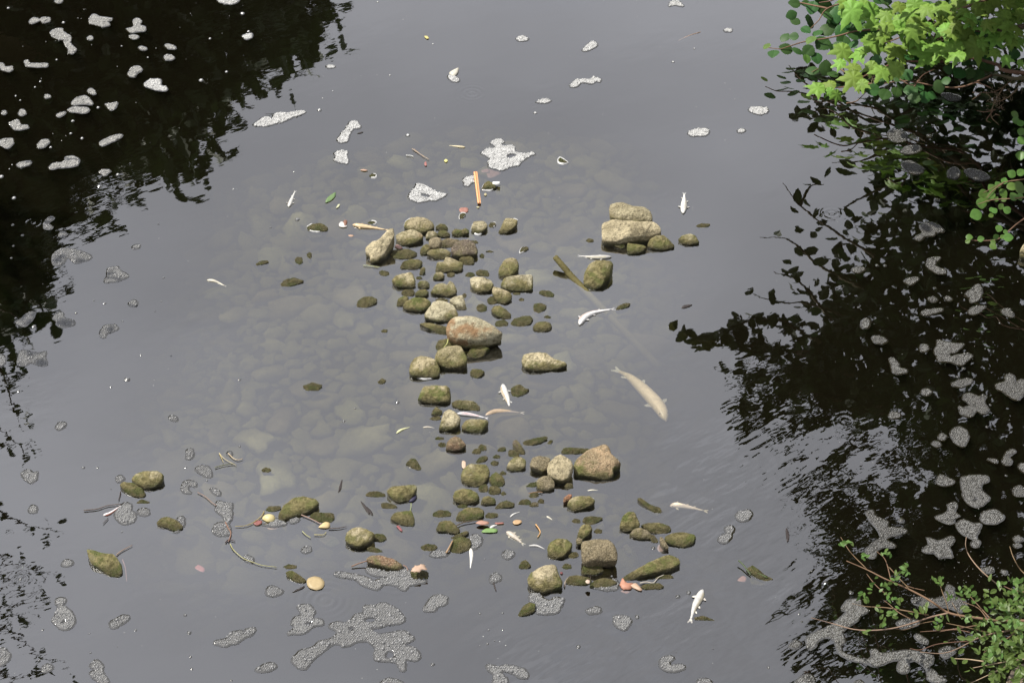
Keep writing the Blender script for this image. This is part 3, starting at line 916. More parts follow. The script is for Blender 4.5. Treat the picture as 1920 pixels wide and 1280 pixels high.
ST('E', [
 ('385,190 410,165 500,165 600,172 610,190 540,210 440,218 390,210', 'M', FLAT),
 ('480,310 500,260 580,195 660,155 735,140 765,170 780,220 830,260 850,290 820,320 790,340 795,390 760,415 700,418 620,400 560,385 490,380', 'S', dict(facets=7, dry=.07, moss=.8, mark='large three-lobed stone', desc='large knobbly tan stone with three lobes')),
 ('140,290 160,245 200,230 270,233 300,250 290,300 270,340 240,355 180,330 145,310', 'B', dict(base=.02, desc='dark brown block wedged beside a pale cube')),
 ('275,330 290,280 340,235 380,218 450,255 480,300 470,350 440,410 390,425 320,405 280,370', 'P', dict(base=.03, dry=.03, facets=5, mark='pale cube-like stone', desc='pale cube-like stone beside three lobes')),
 ('190,440 205,405 250,385 300,392 332,430 330,480 290,505 230,508 200,490', 'B', dict(facets=2, dry=.02, moss=.4, mark='round brown pebble-like stone', desc='round brown stone in front of the pale cube')),
 ('110,465 140,440 190,430 195,465 150,478', 'M', LOW),
 ('410,460 430,438 465,440 480,470 450,490 420,480', 'K', FLAT),
 ('430,610 450,570 490,545 600,540 650,575 630,610 560,640 490,668 450,640', 'O', dict(dry=.07, rim=(-20, 60, 2), mark='tilted olive block')),
 ('400,585 405,555 440,527 468,530 460,560 430,580 408,592', 'X', dict(desc='small orange red brick fragment', base=.02)),
 ('135,540 150,517 200,512 210,535 180,560 145,555', 'M', LOW),
 ('48,605 70,570 120,563 150,585 140,612 80,612', 'M', FLAT),
 ('135,615 160,588 205,590 205,620 150,628', 'B', FLAT),
 ('202,580 225,557 252,575 250,600 215,600', 'K', FLAT),
 ('840,780 865,700 910,663 960,668 1000,760 990,790 930,820 860,820', 'M', dict(lift=.6, mark='tall mossy stone', desc='tall rounded mossy stone')),
 ('1010,770 1060,750 1150,752 1230,775 1245,810 1200,835 1120,840 1060,810', 'M', dict(FLAT, dry=.1)),
 ('918,840 950,800 1000,785 1060,810 1100,850 1080,880 1000,885 940,862', 'B', dict(dry=.03, moss=.6)),
 ('1195,860 1250,830 1340,822 1420,840 1440,870 1410,920 1340,948 1250,925 1200,900', 'M', dict(FLAT, moss=1, mark='flat bright green stone', desc='flat stone wholly covered in bright green weed')),
 ('1155,860 1180,865 1225,940 1215,955 1185,940 1160,895', 'B', dict(dry=-.1, base=.02, desc='slim reddish brown stone leaning on the green one')),
 ('1080,860 1105,840 1145,890 1130,912 1095,900', 'K', FLAT),
 ('550,740 570,705 640,697 710,710 690,730 640,765 590,770', 'M', LOW),
 ('505,870 530,790 560,760 610,765 628,800 600,850 550,890 510,885', 'M', dict(dry=.3)),
 ('500,885 520,863 550,880 545,915 515,920', 'B', dict(facets=1, base=.02)),
 ('468,735 490,715 530,725 535,755 490,755', 'M', LOW),
 ('640,815 665,793 705,805 700,830 660,838', 'M', LOW),
 ('540,1140 560,1080 640,1060 700,1075 715,1130 650,1160 560,1155', 'M', dict(FLAT, dry=.3)),
 ('540,930 560,895 650,878 750,880 800,920 825,990 820,1045 760,1055 660,1060 580,1075 545,1030', 'B', dict(facets=4, box=.5, base=.05, dry=-.02, moss=0, bulge=.5, mark='big purplish brown block', desc='big purplish brown block with a cracked corner')),
 ('275,950 300,900 360,872 430,880 472,915 460,960 400,1020 330,1038 285,1010', 'O', dict(dry=.12, moss=.7, mark='chunky olive stone')),
 ('440,1005 465,977 510,980 522,1005 490,1030 450,1028', 'M', LOW),
 ('390,1095 415,1067 460,1075 465,1105 420,1117', 'M', LOW),
 ('52,1090 75,1050 110,1040 150,1085 110,1115 60,1105', 'M', dict(FLAT)),
 ('980,560 1010,553 1080,605 1150,630 1175,665 1140,685 1080,650 1010,595', 'M', dict(LOW, moss=1, mark='slanting weedy stone', desc='slanting narrow stone furred with dark weed')),
 ('870,930 900,915 940,965 930,990 905,980', 'M', SUB),
])
ST('L', [
 ('115,500 140,455 220,410 300,392 330,405 345,450 380,520 370,560 300,590 240,612 170,590 125,545', 'P', dict(dry=.075, moss=1, facets=5, mark='pale block with a green foot', desc='large pale block with a green mossy foot')),
 ('820,500 870,465 1000,395 1120,335 1190,320 1250,345 1262,380 1200,425 1080,460 960,490 880,515 830,515', 'M', dict(FLAT, facets=2, moss=.8, mark='long mossy ridge stone', desc='long mossy ridge-shaped stone')),
 ('400,520 430,478 500,475 580,490 600,520 570,545 500,552 430,545', 'M', FLAT),
 ('582,550 620,510 690,492 760,505 790,530 740,560 640,572 590,570', 'M', FLAT),
 ('960,560 1000,538 1100,530 1140,555 1110,578 1000,582', 'M', FLAT),
 ('1075,490 1130,470 1190,468 1215,490 1180,502 1100,500', 'M', LOW),
 ('45,770 80,710 130,673 175,690 170,740 120,770 60,785', 'M', dict(FLAT, moss=1)),
 ('1785,500 1810,450 1870,460 1920,490 1900,540 1800,540', 'M', dict(SUB, moss=1, mark='green submerged stone', desc='green weedy stone just under the rippled surface')),
 ('1365,790 1430,775 1500,800 1530,815 1450,812 1380,808', 'M', dict(LOW, moss=1)),
])
ST('C', [
 ('355,250 400,215 480,210 570,203 592,225 560,290 520,330 450,348 410,330 375,290', 'M', dict(dry=.10, moss=.5, mark='mossy stone with the blue shell')),
 ('188,285 215,258 290,252 340,275 345,295 290,303 220,298', 'O', dict(LOW)),
 ('310,350 350,340 420,360 440,380 400,395 320,385', 'M', LOW),
 ('383,470 410,425 480,407 550,410 575,480 560,530 480,520 420,495', 'M', FLAT),
 ('28,620 45,575 90,540 150,535 200,550 260,585 240,640 180,680 130,698 70,670 35,640', 'P', dict(dry=.10, moss=.5, facets=3, base=.01, mark='white-capped stone', desc='rounded stone with a white cap and dark flank')),
 ('240,610 270,583 330,590 355,620 320,650 265,652', 'M', FLAT),
 ('200,700 230,682 290,700 325,725 280,738 220,725', 'M', LOW),
 ('195,780 230,755 300,752 400,780 470,820 485,850 450,880 390,870 300,845 215,810', 'R', dict(dry=.03, moss=.8, facets=2, box=.6, mark='long reddish stone', desc='long reddish tan stone with a mossy front')),
 ('540,880 580,868 650,872 683,890 670,940 610,948 555,930', 'M', dict(FLAT, moss=1, mark='mossy block under the dead leaf')),
 ('20,835 60,800 160,792 180,815 130,850 40,855', 'M', SUB),
 ('715,425 760,400 830,402 862,425 850,450 770,460 720,450', 'M', LOW),
 ('872,300 890,255 940,235 1010,238 1060,265 1082,310 1060,345 980,360 900,345', 'O', dict(facets=2, dry=.12, moss=.6)),
 ('1090,340 1110,300 1150,290 1200,310 1208,350 1150,365 1100,360', 'M', dict(facets=2)),
 ('895,470 920,415 980,385 1070,380 1115,405 1115,450 1050,480 960,495 900,490', 'M', dict(FLAT, dry=.2)),
 ('905,370 940,352 990,365 970,388 920,388', 'M', LOW),
 ('740,550 770,490 850,483 890,510 930,560 900,593 820,575 760,568', 'M', dict(FLAT, dry=.2)),
 ('1200,385 1240,340 1300,325 1355,350 1345,375 1270,385 1220,395', 'M', FLAT),
 ('1125,445 1150,420 1220,425 1225,450 1170,470 1135,465', 'M', LOW),
 ('860,615 900,590 980,563 1000,575 960,605 880,632', 'M', FLAT),
 ('840,700 870,640 940,612 1000,620 1018,660 1000,710 930,740 860,735', 'M', dict(LOW, bulge=.3)),
 ('620,690 660,665 730,668 752,690 720,720 650,722', 'M', LOW),
 ('505,40 540,0 580,0 625,70 615,95 570,80', 'M', dict(LOW)),
])
ST('F', [
 ('410,265 440,225 510,203 600,205 642,235 630,285 580,325 510,338 450,310', 'T', dict(dry=.11, moss=.6, facets=3, mark='lens-shaped stone', desc='lens-shaped tan and green stone')),
 ('325,300 350,280 420,290 490,330 515,375 490,398 430,390 360,350', 'M', dict(FLAT)),
 ('445,435 480,405 540,425 530,440', 'M', LOW),
 ('590,575 620,540 660,530 730,555 780,600 770,625 720,640 660,610 600,595', 'M', dict(FLAT, moss=1, mark='small mossy stone with foam behind')),
 ('88,770 130,770 220,795 290,810 340,880 345,940 320,970 250,960 190,915 120,870 100,820', 'M', dict(FLAT, moss=1, dry=.09, mark='lone ragged mossy stone', desc='lone flat stone fringed with bright green weed')),
 ('1465,530 1500,460 1570,400 1640,385 1730,405 1760,435 1730,470 1650,510 1570,540 1500,565 1470,550', 'M', dict(FLAT, moss=.6, mark='flat mossy wedge', desc='flat mossy wedge of stone ringed with litter')),
 ('1690,530 1730,500 1860,505 1872,540 1850,575 1770,575 1720,550', 'M', dict(LOW)),
 ('1520,930 1560,917 1620,950 1670,990 1650,1015 1590,1000 1535,965', 'M', dict(FLAT, moss=.8)),
 ('1503,890 1540,872 1600,882 1590,905 1530,910', 'M', dict(LOW, moss=1)),
 ('1760,690 1810,660 1880,680 1910,720 1840,745 1780,715', 'M', SUB),
 ('1375,480 1400,455 1480,455 1485,475 1430,498 1390,500', 'M', LOW),
 ('1345,195 1375,175 1415,190 1400,215 1360,215', 'M', dict(LOW, moss=1)),
])
ST('G', [
 ('380,745 420,720 490,715 540,750 535,775 460,780 395,770', 'M', dict(FLAT, rim=(60, 215, 2), mark='mossy stone with a foam collar')),
 ('185,1170 220,1135 290,1122 358,1145 330,1165 260,1190 195,1192', 'M', dict(LOW, moss=1)),
 ('290,985 310,967 345,970 352,1005 330,1028 300,1010', 'M', LOW),
 ('1690,460 1710,420 1745,397 1790,425 1800,450 1760,470 1700,468', 'M', dict(rim=(20, 200, 1.8), mark='mossy stone by the orange stick')),
 ('848,358 870,343 900,350 900,370 865,375', 'M', dict(LOW, rim=(-70, 130, 2.6))),
 ('838,710 870,697 905,708 890,725 850,725', 'M', dict(LOW, rim=(-120, 60, 2.6))),
 ('385,800 430,790 495,797 480,815 410,818', 'M', SUB),
 ('0,1020 30,998 80,992 95,1005 50,1025 5,1035', 'M', LOW),
 ('380,945 405,930 420,950 410,985 395,980', 'M', LOW),
 ('210,960 235,950 258,965 240,982', 'M', SUB),
])
ST('H', [('345,1200 360,1183 395,1200 425,1225 390,1230 350,1222', 'M', dict(LOW, rim=(0, 360, 3.2), mark='stone in a white foam ring', desc='small green stone inside a white ring of foam'))])
ST('W', [('568,724 585,717 604,722 598,732 575,733', 'M', dict(LOW, moss=1)), ('708,716 716,709 724,713 720,720 712,721', 'K', LOW),
         ('1399,1066 1412,1060 1432,1075 1450,1086 1436,1090 1415,1080', 'M', dict(LOW, moss=1))])
ST('r2', [('1890,700 1930,640 2050,620 2120,700 2050,770 1930,765 1895,740', 'T', dict(lift=.7, dry=.05, desc='tan boulder at the foot of the bank'))])
ST('r4', [('1790,1290 1830,1200 1880,1160 1960,1140 2080,1150 2100,1280 1960,1370 1860,1370 1800,1340', 'K', dict(lift=.3, dry=-.3, moss=0, desc='grey boulder half hidden under the twiggy shrub'))])

# the drowned stones of the shoal, faint through the murk: individuals that share four meshes
BEDME = []
for k in range(8):
    V, F = [], []
    o_ = Vector((k * 9.1, 3, 1))
    ns, rings = 14, 6
    rr = [1 + .6 * mnoise.noise(Vector((math.cos(a * 6.283 / ns) * 1.3, math.sin(a * 6.283 / ns) * 1.3, k * 4))) for a in range(ns)]
    for i in range(rings):
        ph = -1.0 + (math.pi / 2 + 1.0) * i / rings
        for j in range(ns):
            th = 6.283 * j / ns
            v = Vector((math.cos(th) * rr[j] * abs(math.cos(ph)) ** .7, math.sin(th) * rr[j] * abs(math.cos(ph)) ** .7, .6 * math.sin(ph)))
            V.append(v + v * .3 * mnoise.noise(v * 1.7 + o_))
    V.append(Vector((0, 0, .58)))
    for i in range(rings - 1):
        for j in range(ns):
            F.append((i * ns + j, i * ns + (j + 1) % ns, (i + 1) * ns + (j + 1) % ns, (i + 1) * ns + j))
    for j in range(ns): F.append(((rings - 1) * ns + j, (rings - 1) * ns + (j + 1) % ns, len(V) - 1))
    me = bpy.data.meshes.new('submerged_stone')
    me.from_pydata(V, [], F); me.polygons.foreach_set('use_smooth', [True] * len(F)); me.materials.append(M_BEDSTONE)
    BEDME.append(me)
placed = []
tries = 0
sx = [p[0] for p in SHOAL]; sy = [p[1] for p in SHOAL]
small = []
GRID = {}
def free(x, y, r, k):
    cx, cy = int(x // .4), int(y // .4)
    for i in (-1, 0, 1):
        for j in (-1, 0, 1):
            for a, b, c in GRID.get((cx + i, cy + j), ()):
                if (x - a) ** 2 + (y - b) ** 2 < (k * (r + c)) ** 2: return False
    return True
for stage, (count, r0, r1, k) in enumerate(((130, .10, .16, .88), (168, .08, .115, .86), (1300, .045, .08, .84), (2000, .025, .045, .82))):
    n_ = 0; tries = 0
    while n_ < count and tries < count * 14:
        tries += 1
        x, y = rng.uniform(min(sx) - .5, max(sx) + .5), rng.uniform(min(sy) - .5, max(sy) + .5)
        if poly_dist([x], [y], SHOAL)[0] < -.75 + .5 * mnoise.noise(Vector((x * 1.3, y * 1.3, 5))): continue
        r = rng.uniform(r0, r1)
        if not free(x, y, r, k): continue
        GRID.setdefault((int(x // .4), int(y // .4)), []).append((x, y, r))
        n_ += 1
        z = float(bed_z(np.array([x]), np.array([y]))[0])
        sc_ = (r * rng.uniform(1.0, 1.45), r * rng.uniform(.75, 1.1), r * rng.uniform(.45, .75))
        z += min(r * rng.uniform(.0, .3), .03)
        rot = (rng.uniform(-.25, .25), rng.uniform(-.25, .25), rng.uniform(0, 6.28))
        me = BEDME[rng.randrange(8)]
        if stage < 2:
            o = link('submerged_stone', me, None, (x, y, min(z, -.018 - sc_[2] * .75)))
            o.scale = sc_
            o.rotation_euler = rot
            note(o, 'faint silty stone on the riverbed', tuple(float(t) for t in proj(np.array((x, y, -.1)))), 'stone', 'drowned stones on the riverbed')
        else:
            small.append((me, Matrix.LocRotScale(Vector((x, y, min(z, -.02 - sc_[2] * .75))), __import__('mathutils').Euler(rot), Vector(sc_))))
Vs, Fs = [], []
CO = {}
k_ = 0
for me, M in small:
    if me not in CO:
        co = np.empty(len(me.vertices) * 3); me.vertices.foreach_get('co', co)
        tri = []
        for p in me.polygons:
            t = tuple(p.vertices)
            tri += [t] if len(t) == 3 else [t[:3], (t[0], t[2], t[3])]
        CO[me] = (co.reshape(-1, 3), np.array(tri))
    co, tri = CO[me]
    Vs.append(co @ np.array(M.to_3x3()).T + np.array(M.translation))
    Fs.append(tri + k_)
    k_ += len(co)
o = bulk('riverbed_pebbles', np.vstack(Vs), np.vstack(Fs), M_BEDSTONE, smooth=True)
o['kind'] = 'stuff'
tag(o, 'small silty pebbles covering the riverbed between the drowned stones', 'pebbles')

# ------------------------------------------------------------------ foam
def FM(f, rows):
    for r in rows:
        if isinstance(r, str): foam(f, r)
        else: foam(f, r[0], **r[1])
FM('N', [
 '220,165 255,135 300,148 320,133 370,138 375,160 345,172 320,175 300,158 260,175 230,182',
 ('378,250 400,228 460,215 480,245 520,270 535,290 525,320 550,350 572,375 550,402 515,405 510,370 485,335 480,305 440,300 400,285', dict(mark='dog-leg foam strip', desc='dog-leg strip of pale foam on dark water')),
 ('668,150 700,108 740,125 835,140 835,155 805,165 825,190 770,203 710,190 670,180', dict(mark='fish-shaped foam patch', desc='fish-shaped pale foam patch on dark water')),
 ('948,220 1000,205 1000,160 1025,138 1060,160 1050,190 1090,205 1085,235 1040,240 980,248', dict(mark='bell-shaped foam patch', desc='bell-shaped pale foam patch on dark water')),
 '968,275 1000,263 1040,275 1030,290 990,295', '655,290 675,273 697,285 690,300 660,302',
 ('185,460 210,455 230,478 350,480 355,500 300,508 200,500', dict(mark='sock-shaped foam patch', desc='sock-shaped pale foam patch')),
 '0,475 30,485 40,505 90,500 98,520 70,542 30,535 0,520',
 ('960,560 985,515 1030,497 1062,515 1055,540 1025,552 1010,578 970,575', dict(mark='slanting foam patch')),
 ('1078,635 1130,597 1205,600 1205,640 1250,660 1245,683 1180,680 1100,655', dict(tone=WHITE, mark='bright white foam patch', desc='bright white two-lobed foam patch on dark water')),
 '1040,360 1060,350 1100,365 1090,378 1050,375', '1237,345 1255,333 1310,350 1315,370 1270,370 1245,358', '1228,435 1250,415 1280,415 1305,435 1290,450 1240,453',
 '655,685 680,665 715,690 710,710 675,705',
 ('535,775 570,740 640,720 690,765 690,785 620,785 550,790', dict(mark='loaf-shaped foam patch', desc='loaf-shaped pale foam patch')),
 ('508,825 550,805 640,808 670,825 640,850 560,845 515,838', dict(desc='flat oval foam patch under the loaf-shaped one')),
 '788,785 830,780 880,770 865,810 840,830 815,820', '335,725 350,710 378,722 370,735 335,738', '140,850 160,822 190,835 190,860 150,872', '15,845 30,832 48,840 40,858 20,862',
 '78,925 135,900 160,940 205,940 210,962 130,978 95,965', '0,1060 30,1043 95,1043 98,1080 55,1115 20,1100 0,1085', '283,1085 310,1055 350,1048 370,1065 330,1105 290,1112',
 '750,1065 850,1020 920,1012 900,1035 800,1085 760,1095', ('370,1255 400,1228 480,1215 485,1185 540,1172 590,1195 580,1240 520,1255 440,1260 380,1273', dict(mark='club-shaped foam patch')),
 '128,1235 170,1215 230,1210 220,1235 150,1257', '410,15 430,0 470,5 455,25 425,28', ('1628,10 1660,0 1790,0 1770,25 1720,35 1650,20', dict(tone=WHITE)), ('1815,275 1850,258 1888,255 1885,285 1850,298', dict(tone=WHITE)),
 '424,868 440,855 490,840 485,858 450,878 428,878',
])
FM('O', [
 ('-20,940 0,920 60,880 100,880 120,895 140,855 190,843 230,848 340,830 368,845 330,865 280,880 190,922 180,908 150,930 60,950 0,945', dict(mark='bird-shaped white foam', desc='bird-shaped white foam patch')),
 ('612,1055 640,1005 680,960 710,915 750,907 782,945 775,965 730,970 700,1010 690,1055 640,1073', dict(mark='slanting white foam strip', desc='slanting white strip of foam')),
 ('590,1150 640,1128 685,1140 680,1175 695,1200 685,1228 640,1225 588,1205 600,1175', dict(tone=WHITE)),
 '525,500 545,488 590,495 585,510 540,512', '1440,575 1465,558 1520,590 1520,612 1480,615 1450,595'])
FM('M', [
 ('505,375 600,310 700,300 690,260 645,240 680,185 740,165 820,178 845,215 800,240 835,275 950,258 1000,290 1000,345 1050,370 1180,385 1270,365 1305,390 1230,425 1110,500 1060,560 900,600 820,640 680,610 612,585 610,550 605,510 625,460 580,430 520,395',
  dict(holes=['875,440 900,405 960,388 1025,405 990,435 920,458'], mark='large lacy white foam', desc='large lacy white foam raft with a hole, above the stones')),
 ('232,770 290,735 380,722 395,800 340,840 300,880 245,860 240,810', dict(tone=WHITE))])
FM('G', [('1148,505 1190,450 1210,415 1260,425 1330,465 1370,485 1432,495 1400,520 1350,545 1300,545 1220,560 1160,535', dict(tone=WHITE, holes=['1220,490 1270,495 1320,515 1280,522 1240,510'], mark='triangular white foam', desc='triangular lacy white foam patch above the pile'))])
FM('H', ['1178,40 1190,15 1240,5 1285,40 1280,52 1220,42 1185,50', '35,295 50,275 90,270 122,290 110,308 50,310', '528,378 590,315 625,315 640,345 590,375 555,388',
 ('438,640 480,600 540,595 580,595 620,580 665,595 660,618 630,612 600,632 550,622 515,625 490,650 445,655', dict(mark='bone-shaped white foam', desc='bone-shaped white foam patch')),
 '182,770 240,740 290,757 250,775', '1590,228 1610,215 1650,222 1640,240 1600,240', '1775,825 1800,805 1870,803 1920,820 1915,845 1860,862 1800,845',
 ('1320,995 1370,970 1450,963 1480,985 1450,1020 1390,1020 1350,1025', dict(mark='speckled white foam oval')), '1693,980 1720,965 1752,978 1730,995 1700,995'])
FM('p', ['745,10 780,-5 830,0 800,30 780,40',
 ('395,640 430,600 490,583 600,605 680,640 670,665 570,695 545,670 505,650 480,690 440,710 395,700', dict(mark='boomerang-shaped grey foam', desc='boomerang-shaped grey foam patch')),
 ('785,835 805,790 815,735 880,722 905,755 962,790 900,825 830,835', dict(mark='bell-shaped grey foam', desc='bell-shaped grey foam patch')), '440,490 460,458 505,475 470,498',
 '330,400 360,355 400,348 400,365 360,395 390,420 380,440 335,435', '995,572 1020,557 1050,562 1040,580 1005,585', '130,1135 180,1090 230,1058 262,1065 240,1120 190,1165 145,1155',
 ('398,1105 430,1070 470,1068 480,1105 555,1130 555,1155 470,1175 430,1155 425,1125', dict(mark='boot-shaped grey foam', desc='boot-shaped grey foam patch')),
 ('755,1210 790,1165 860,1158 882,1185 850,1205 800,1220 790,1250 765,1252 755,1230', dict(mark='hook-shaped grey foam', desc='hook-shaped grey foam patch')), '970,1000 1000,972 1030,990 1015,1015 980,1015'])
FM('Q', [('135,130 155,80 190,68 230,82 290,90 345,82 335,120 350,150 345,182 280,175 230,158 180,182 140,175', dict(mark='hide-shaped grey foam', desc='hide-shaped grey foam patch with four corners')), '0,110 25,108 42,145 20,178 0,180',
 ('165,990 210,962 250,985 280,980 275,1030 235,1060 190,1035', dict(mark='heart-shaped grey foam', desc='heart-shaped grey foam patch')), '218,1255 240,1232 275,1240 270,1280 225,1280', '420,645 450,608 495,615 480,645 440,662',
 '1470,960 1500,932 1560,940 1590,990 1580,1018 1520,1000', '1362,1090 1390,1050 1440,1045 1472,1070 1465,1090 1420,1080 1410,1110 1435,1138 1390,1135 1365,1115', '1398,850 1405,812 1440,810 1452,850 1430,880 1400,880',
 '1578,1110 1600,1100 1650,1130 1648,1155 1610,1140', '1270,570 1290,556 1328,575 1320,593 1285,585', '875,1025 900,1005 930,1025 915,1048 880,1048', '1705,845 1720,825 1740,840 1735,855'])
FM('F', [('290,500 350,440 380,432 410,450 405,490 437,510 430,560 370,588 315,560', dict(mark='foam by the red-tailed fish')), '455,490 480,475 530,480 535,510 510,523 465,515',
 ('1018,450 1030,420 1080,430 1135,440 1130,480 1135,520 1115,580 1085,560 1060,520 1020,490', dict(mark='foam above the drifting stem', desc='lozenge-shaped grey foam patch caught on a drifting stem')), '995,630 1020,585 1060,575 1105,590 1125,640 1090,668 1020,660',
 '740,550 770,533 790,550 785,600 740,640 715,640 770,610 775,580', '1400,580 1450,545 1520,575 1510,590 1440,600 1350,590', '1545,545 1590,530 1615,545 1600,570 1560,575'])
FM('S', [('420,660 450,643 490,648 490,670 475,700 520,735 550,770 563,830 500,880 450,865 400,815 430,740 440,705 422,685', dict(holes=['455,825 480,805 500,815 470,830'], mark='pear-shaped grey foam', desc='pear-shaped grey foam patch with a small hole')),
 '825,830 870,800 930,770 965,780 960,805 910,840 850,870 830,855', '465,380 500,357 545,370 540,395 500,405 470,397', '0,1025 25,1020 75,1070 60,1115 20,1140 0,1145', '322,1165 350,1140 390,1155 385,1180 330,1195',
 ('680,1150 715,1108 740,1120 770,1150 765,1190 800,1240 812,1280 760,1280 700,1240 678,1200 720,1185 690,1165', dict(mark='ragged foam at the lower edge')),
 ('1610,970 1640,960 1690,950 1740,900 1800,888 1840,905 1850,875 1910,870 1905,895 1880,925 1840,935 1790,975 1730,990 1690,1005 1615,985', dict(mark='slug-shaped grey foam', desc='slug-shaped grey foam strip')), '1830,340 1855,322 1900,350 1890,375 1850,365'])
FM('T', [('588,465 610,450 700,460 800,480 860,500 885,520 940,500 990,487 950,480 880,470 830,440 835,415 880,420 960,440 1050,440 1110,420 1150,440 1180,500 1270,500 1265,525 1150,550 1115,588 1050,550 960,540 920,575 880,575 800,545 740,500 640,485', dict(mark='foam raft under the reddish stone', desc='long grey foam raft below the long reddish stone')),
 '78,580 120,553 200,590 190,610 130,628 85,618', '345,290 360,265 405,260 412,285 375,305',
 ('315,705 400,695 440,745 420,785 430,795 490,805 503,845 440,850 360,905 250,915 245,905 290,860 270,830 290,790 340,765 330,735', dict(holes=['365,835 400,818 425,830 400,850 380,850'], mark='stepped grey foam', desc='stepped grey foam patch with a round hole')),
 ('272,1105 330,1040 430,1010 470,970 560,950 600,920 600,885 555,860 560,840 620,820 660,835 720,805 740,770 810,755 810,705 900,695 970,682 1060,730 1115,795 1090,830 980,845 920,865 865,865 880,900 930,915 1040,900 1110,890 1180,940 1165,965 1110,990 1120,1005 1190,1015 1230,1080 1200,1110 1120,1105 1120,1180 1090,1188 1055,1125 960,1115 895,1105 890,1060 900,1020 840,970 760,970 690,1000 650,1010 640,990 580,990 500,1045 430,1100 370,1170 330,1170 290,1140',
  dict(holes=['810,800 850,785 900,790 895,820 850,830 815,820', '690,865 730,855 740,875 710,890', '965,1090 985,1040 1030,1045 1045,1080 1015,1100'], mark='largest grey foam raft', desc='largest branching raft of grey bubbly foam with holes')),
 ('1258,720 1290,670 1330,630 1390,620 1435,645 1425,685 1360,710 1340,738 1270,742', dict(mark='slipper-shaped grey foam', desc='slipper-shaped grey foam patch')), '1850,315 1880,285 1920,290 1935,310 1915,340 1870,348', '1755,500 1790,455 1830,475 1825,510 1780,527 1760,520',
 '0,1180 60,1140 130,1130 152,1160 100,1192 20,1195', '930,1290 980,1250 1030,1248 1080,1270 1095,1290',
 ('1728,1150 1760,1145 1820,1160 1880,1145 2000,1170 2040,1210 2035,1240 1980,1235 1920,1205 1850,1185 1840,1210 1880,1250 1880,1295 1780,1295 1790,1220 1750,1185', dict(mark='forked foam at the lower edge', desc='forked grey foam patch cut by the lower edge')),
 '1310,320 1330,295 1400,290 1435,305 1420,330 1350,335', '1615,180 1660,165 1695,200 1680,240 1640,275 1610,260 1610,220'])
FM('L', [('130,640 150,605 210,610 225,640 280,665 330,640 385,655 375,690 340,750 280,762 200,760 175,730 180,690 140,665', dict(mark='foam under the pale block', desc='grey foam patch trailing from the pale block')),
 '558,735 600,718 645,708 665,725 650,755 580,757', ('765,800 778,778 840,775 885,795 893,825 850,880 800,865 770,835', dict(mark='acorn-shaped grey foam', desc='acorn-shaped grey foam patch')),
 ('1110,1110 1140,1085 1190,1078 1215,1095 1180,1125 1195,1150 1260,1140 1298,1155 1280,1180 1200,1195 1130,1175 1115,1145', dict(mark='C-shaped grey foam', desc='C-shaped grey foam patch')),
 '1680,20 1700,0 1770,-15 1800,10 1780,50 1730,68 1690,50', '1550,200 1580,170 1610,160 1600,120 1640,103 1670,125 1650,155 1640,195 1600,230 1560,222',
 '600,560 640,572 720,585 780,580 800,540 770,500 740,505 760,535 690,562', '1390,1285 1420,1248 1480,1255 1495,1285'])
FM('r1', ['975,935 1000,900 1070,905 1105,935 1100,975 1040,988 1000,970', '1065,1055 1110,1015 1190,1010 1200,1045 1130,1070', '1350,655 1400,648 1475,670 1470,695 1400,700', '1075,1130 1130,1115 1200,1150 1230,1175 1190,1210 1120,1195 1085,1165',
 '1390,1215 1405,1170 1450,1160 1475,1200 1455,1240 1410,1238', '1505,1180 1570,1172 1650,1200 1680,1240 1600,1255 1530,1215'])
FM('r2', [('1200,530 1250,505 1310,515 1360,555 1355,575 1310,575 1290,600 1230,605 1200,635 1170,625 1175,600 1215,580', dict(mark='shoe-shaped foam in the shade')), ('1245,800 1260,760 1330,745 1335,760 1300,800 1330,820 1375,835 1375,860 1320,862 1265,830', dict(mark='comma-shaped foam', desc='comma-shaped dull foam patch on dark water')),
 '1090,915 1130,890 1185,885 1185,905 1130,938', '1212,1130 1250,1110 1350,1100 1345,1120 1270,1145 1220,1147', ('1513,1005 1570,955 1605,932 1630,985 1600,1045 1550,1062 1545,1030', dict(mark='kite-shaped foam', desc='kite-shaped dull foam patch on dark water')),
 '1537,1120 1570,1090 1650,1085 1640,1105 1580,1145 1545,1140', '1763,1110 1810,1103 1845,1140 1830,1165 1775,1140', '1257,1035 1290,1020 1317,1040 1300,1058 1265,1050', '1370,1030 1395,1017 1420,1038 1395,1048', '735,830 775,812 817,830 780,855 745,850', '793,1210 805,1180 840,1172 853,1200 835,1235 800,1240'])
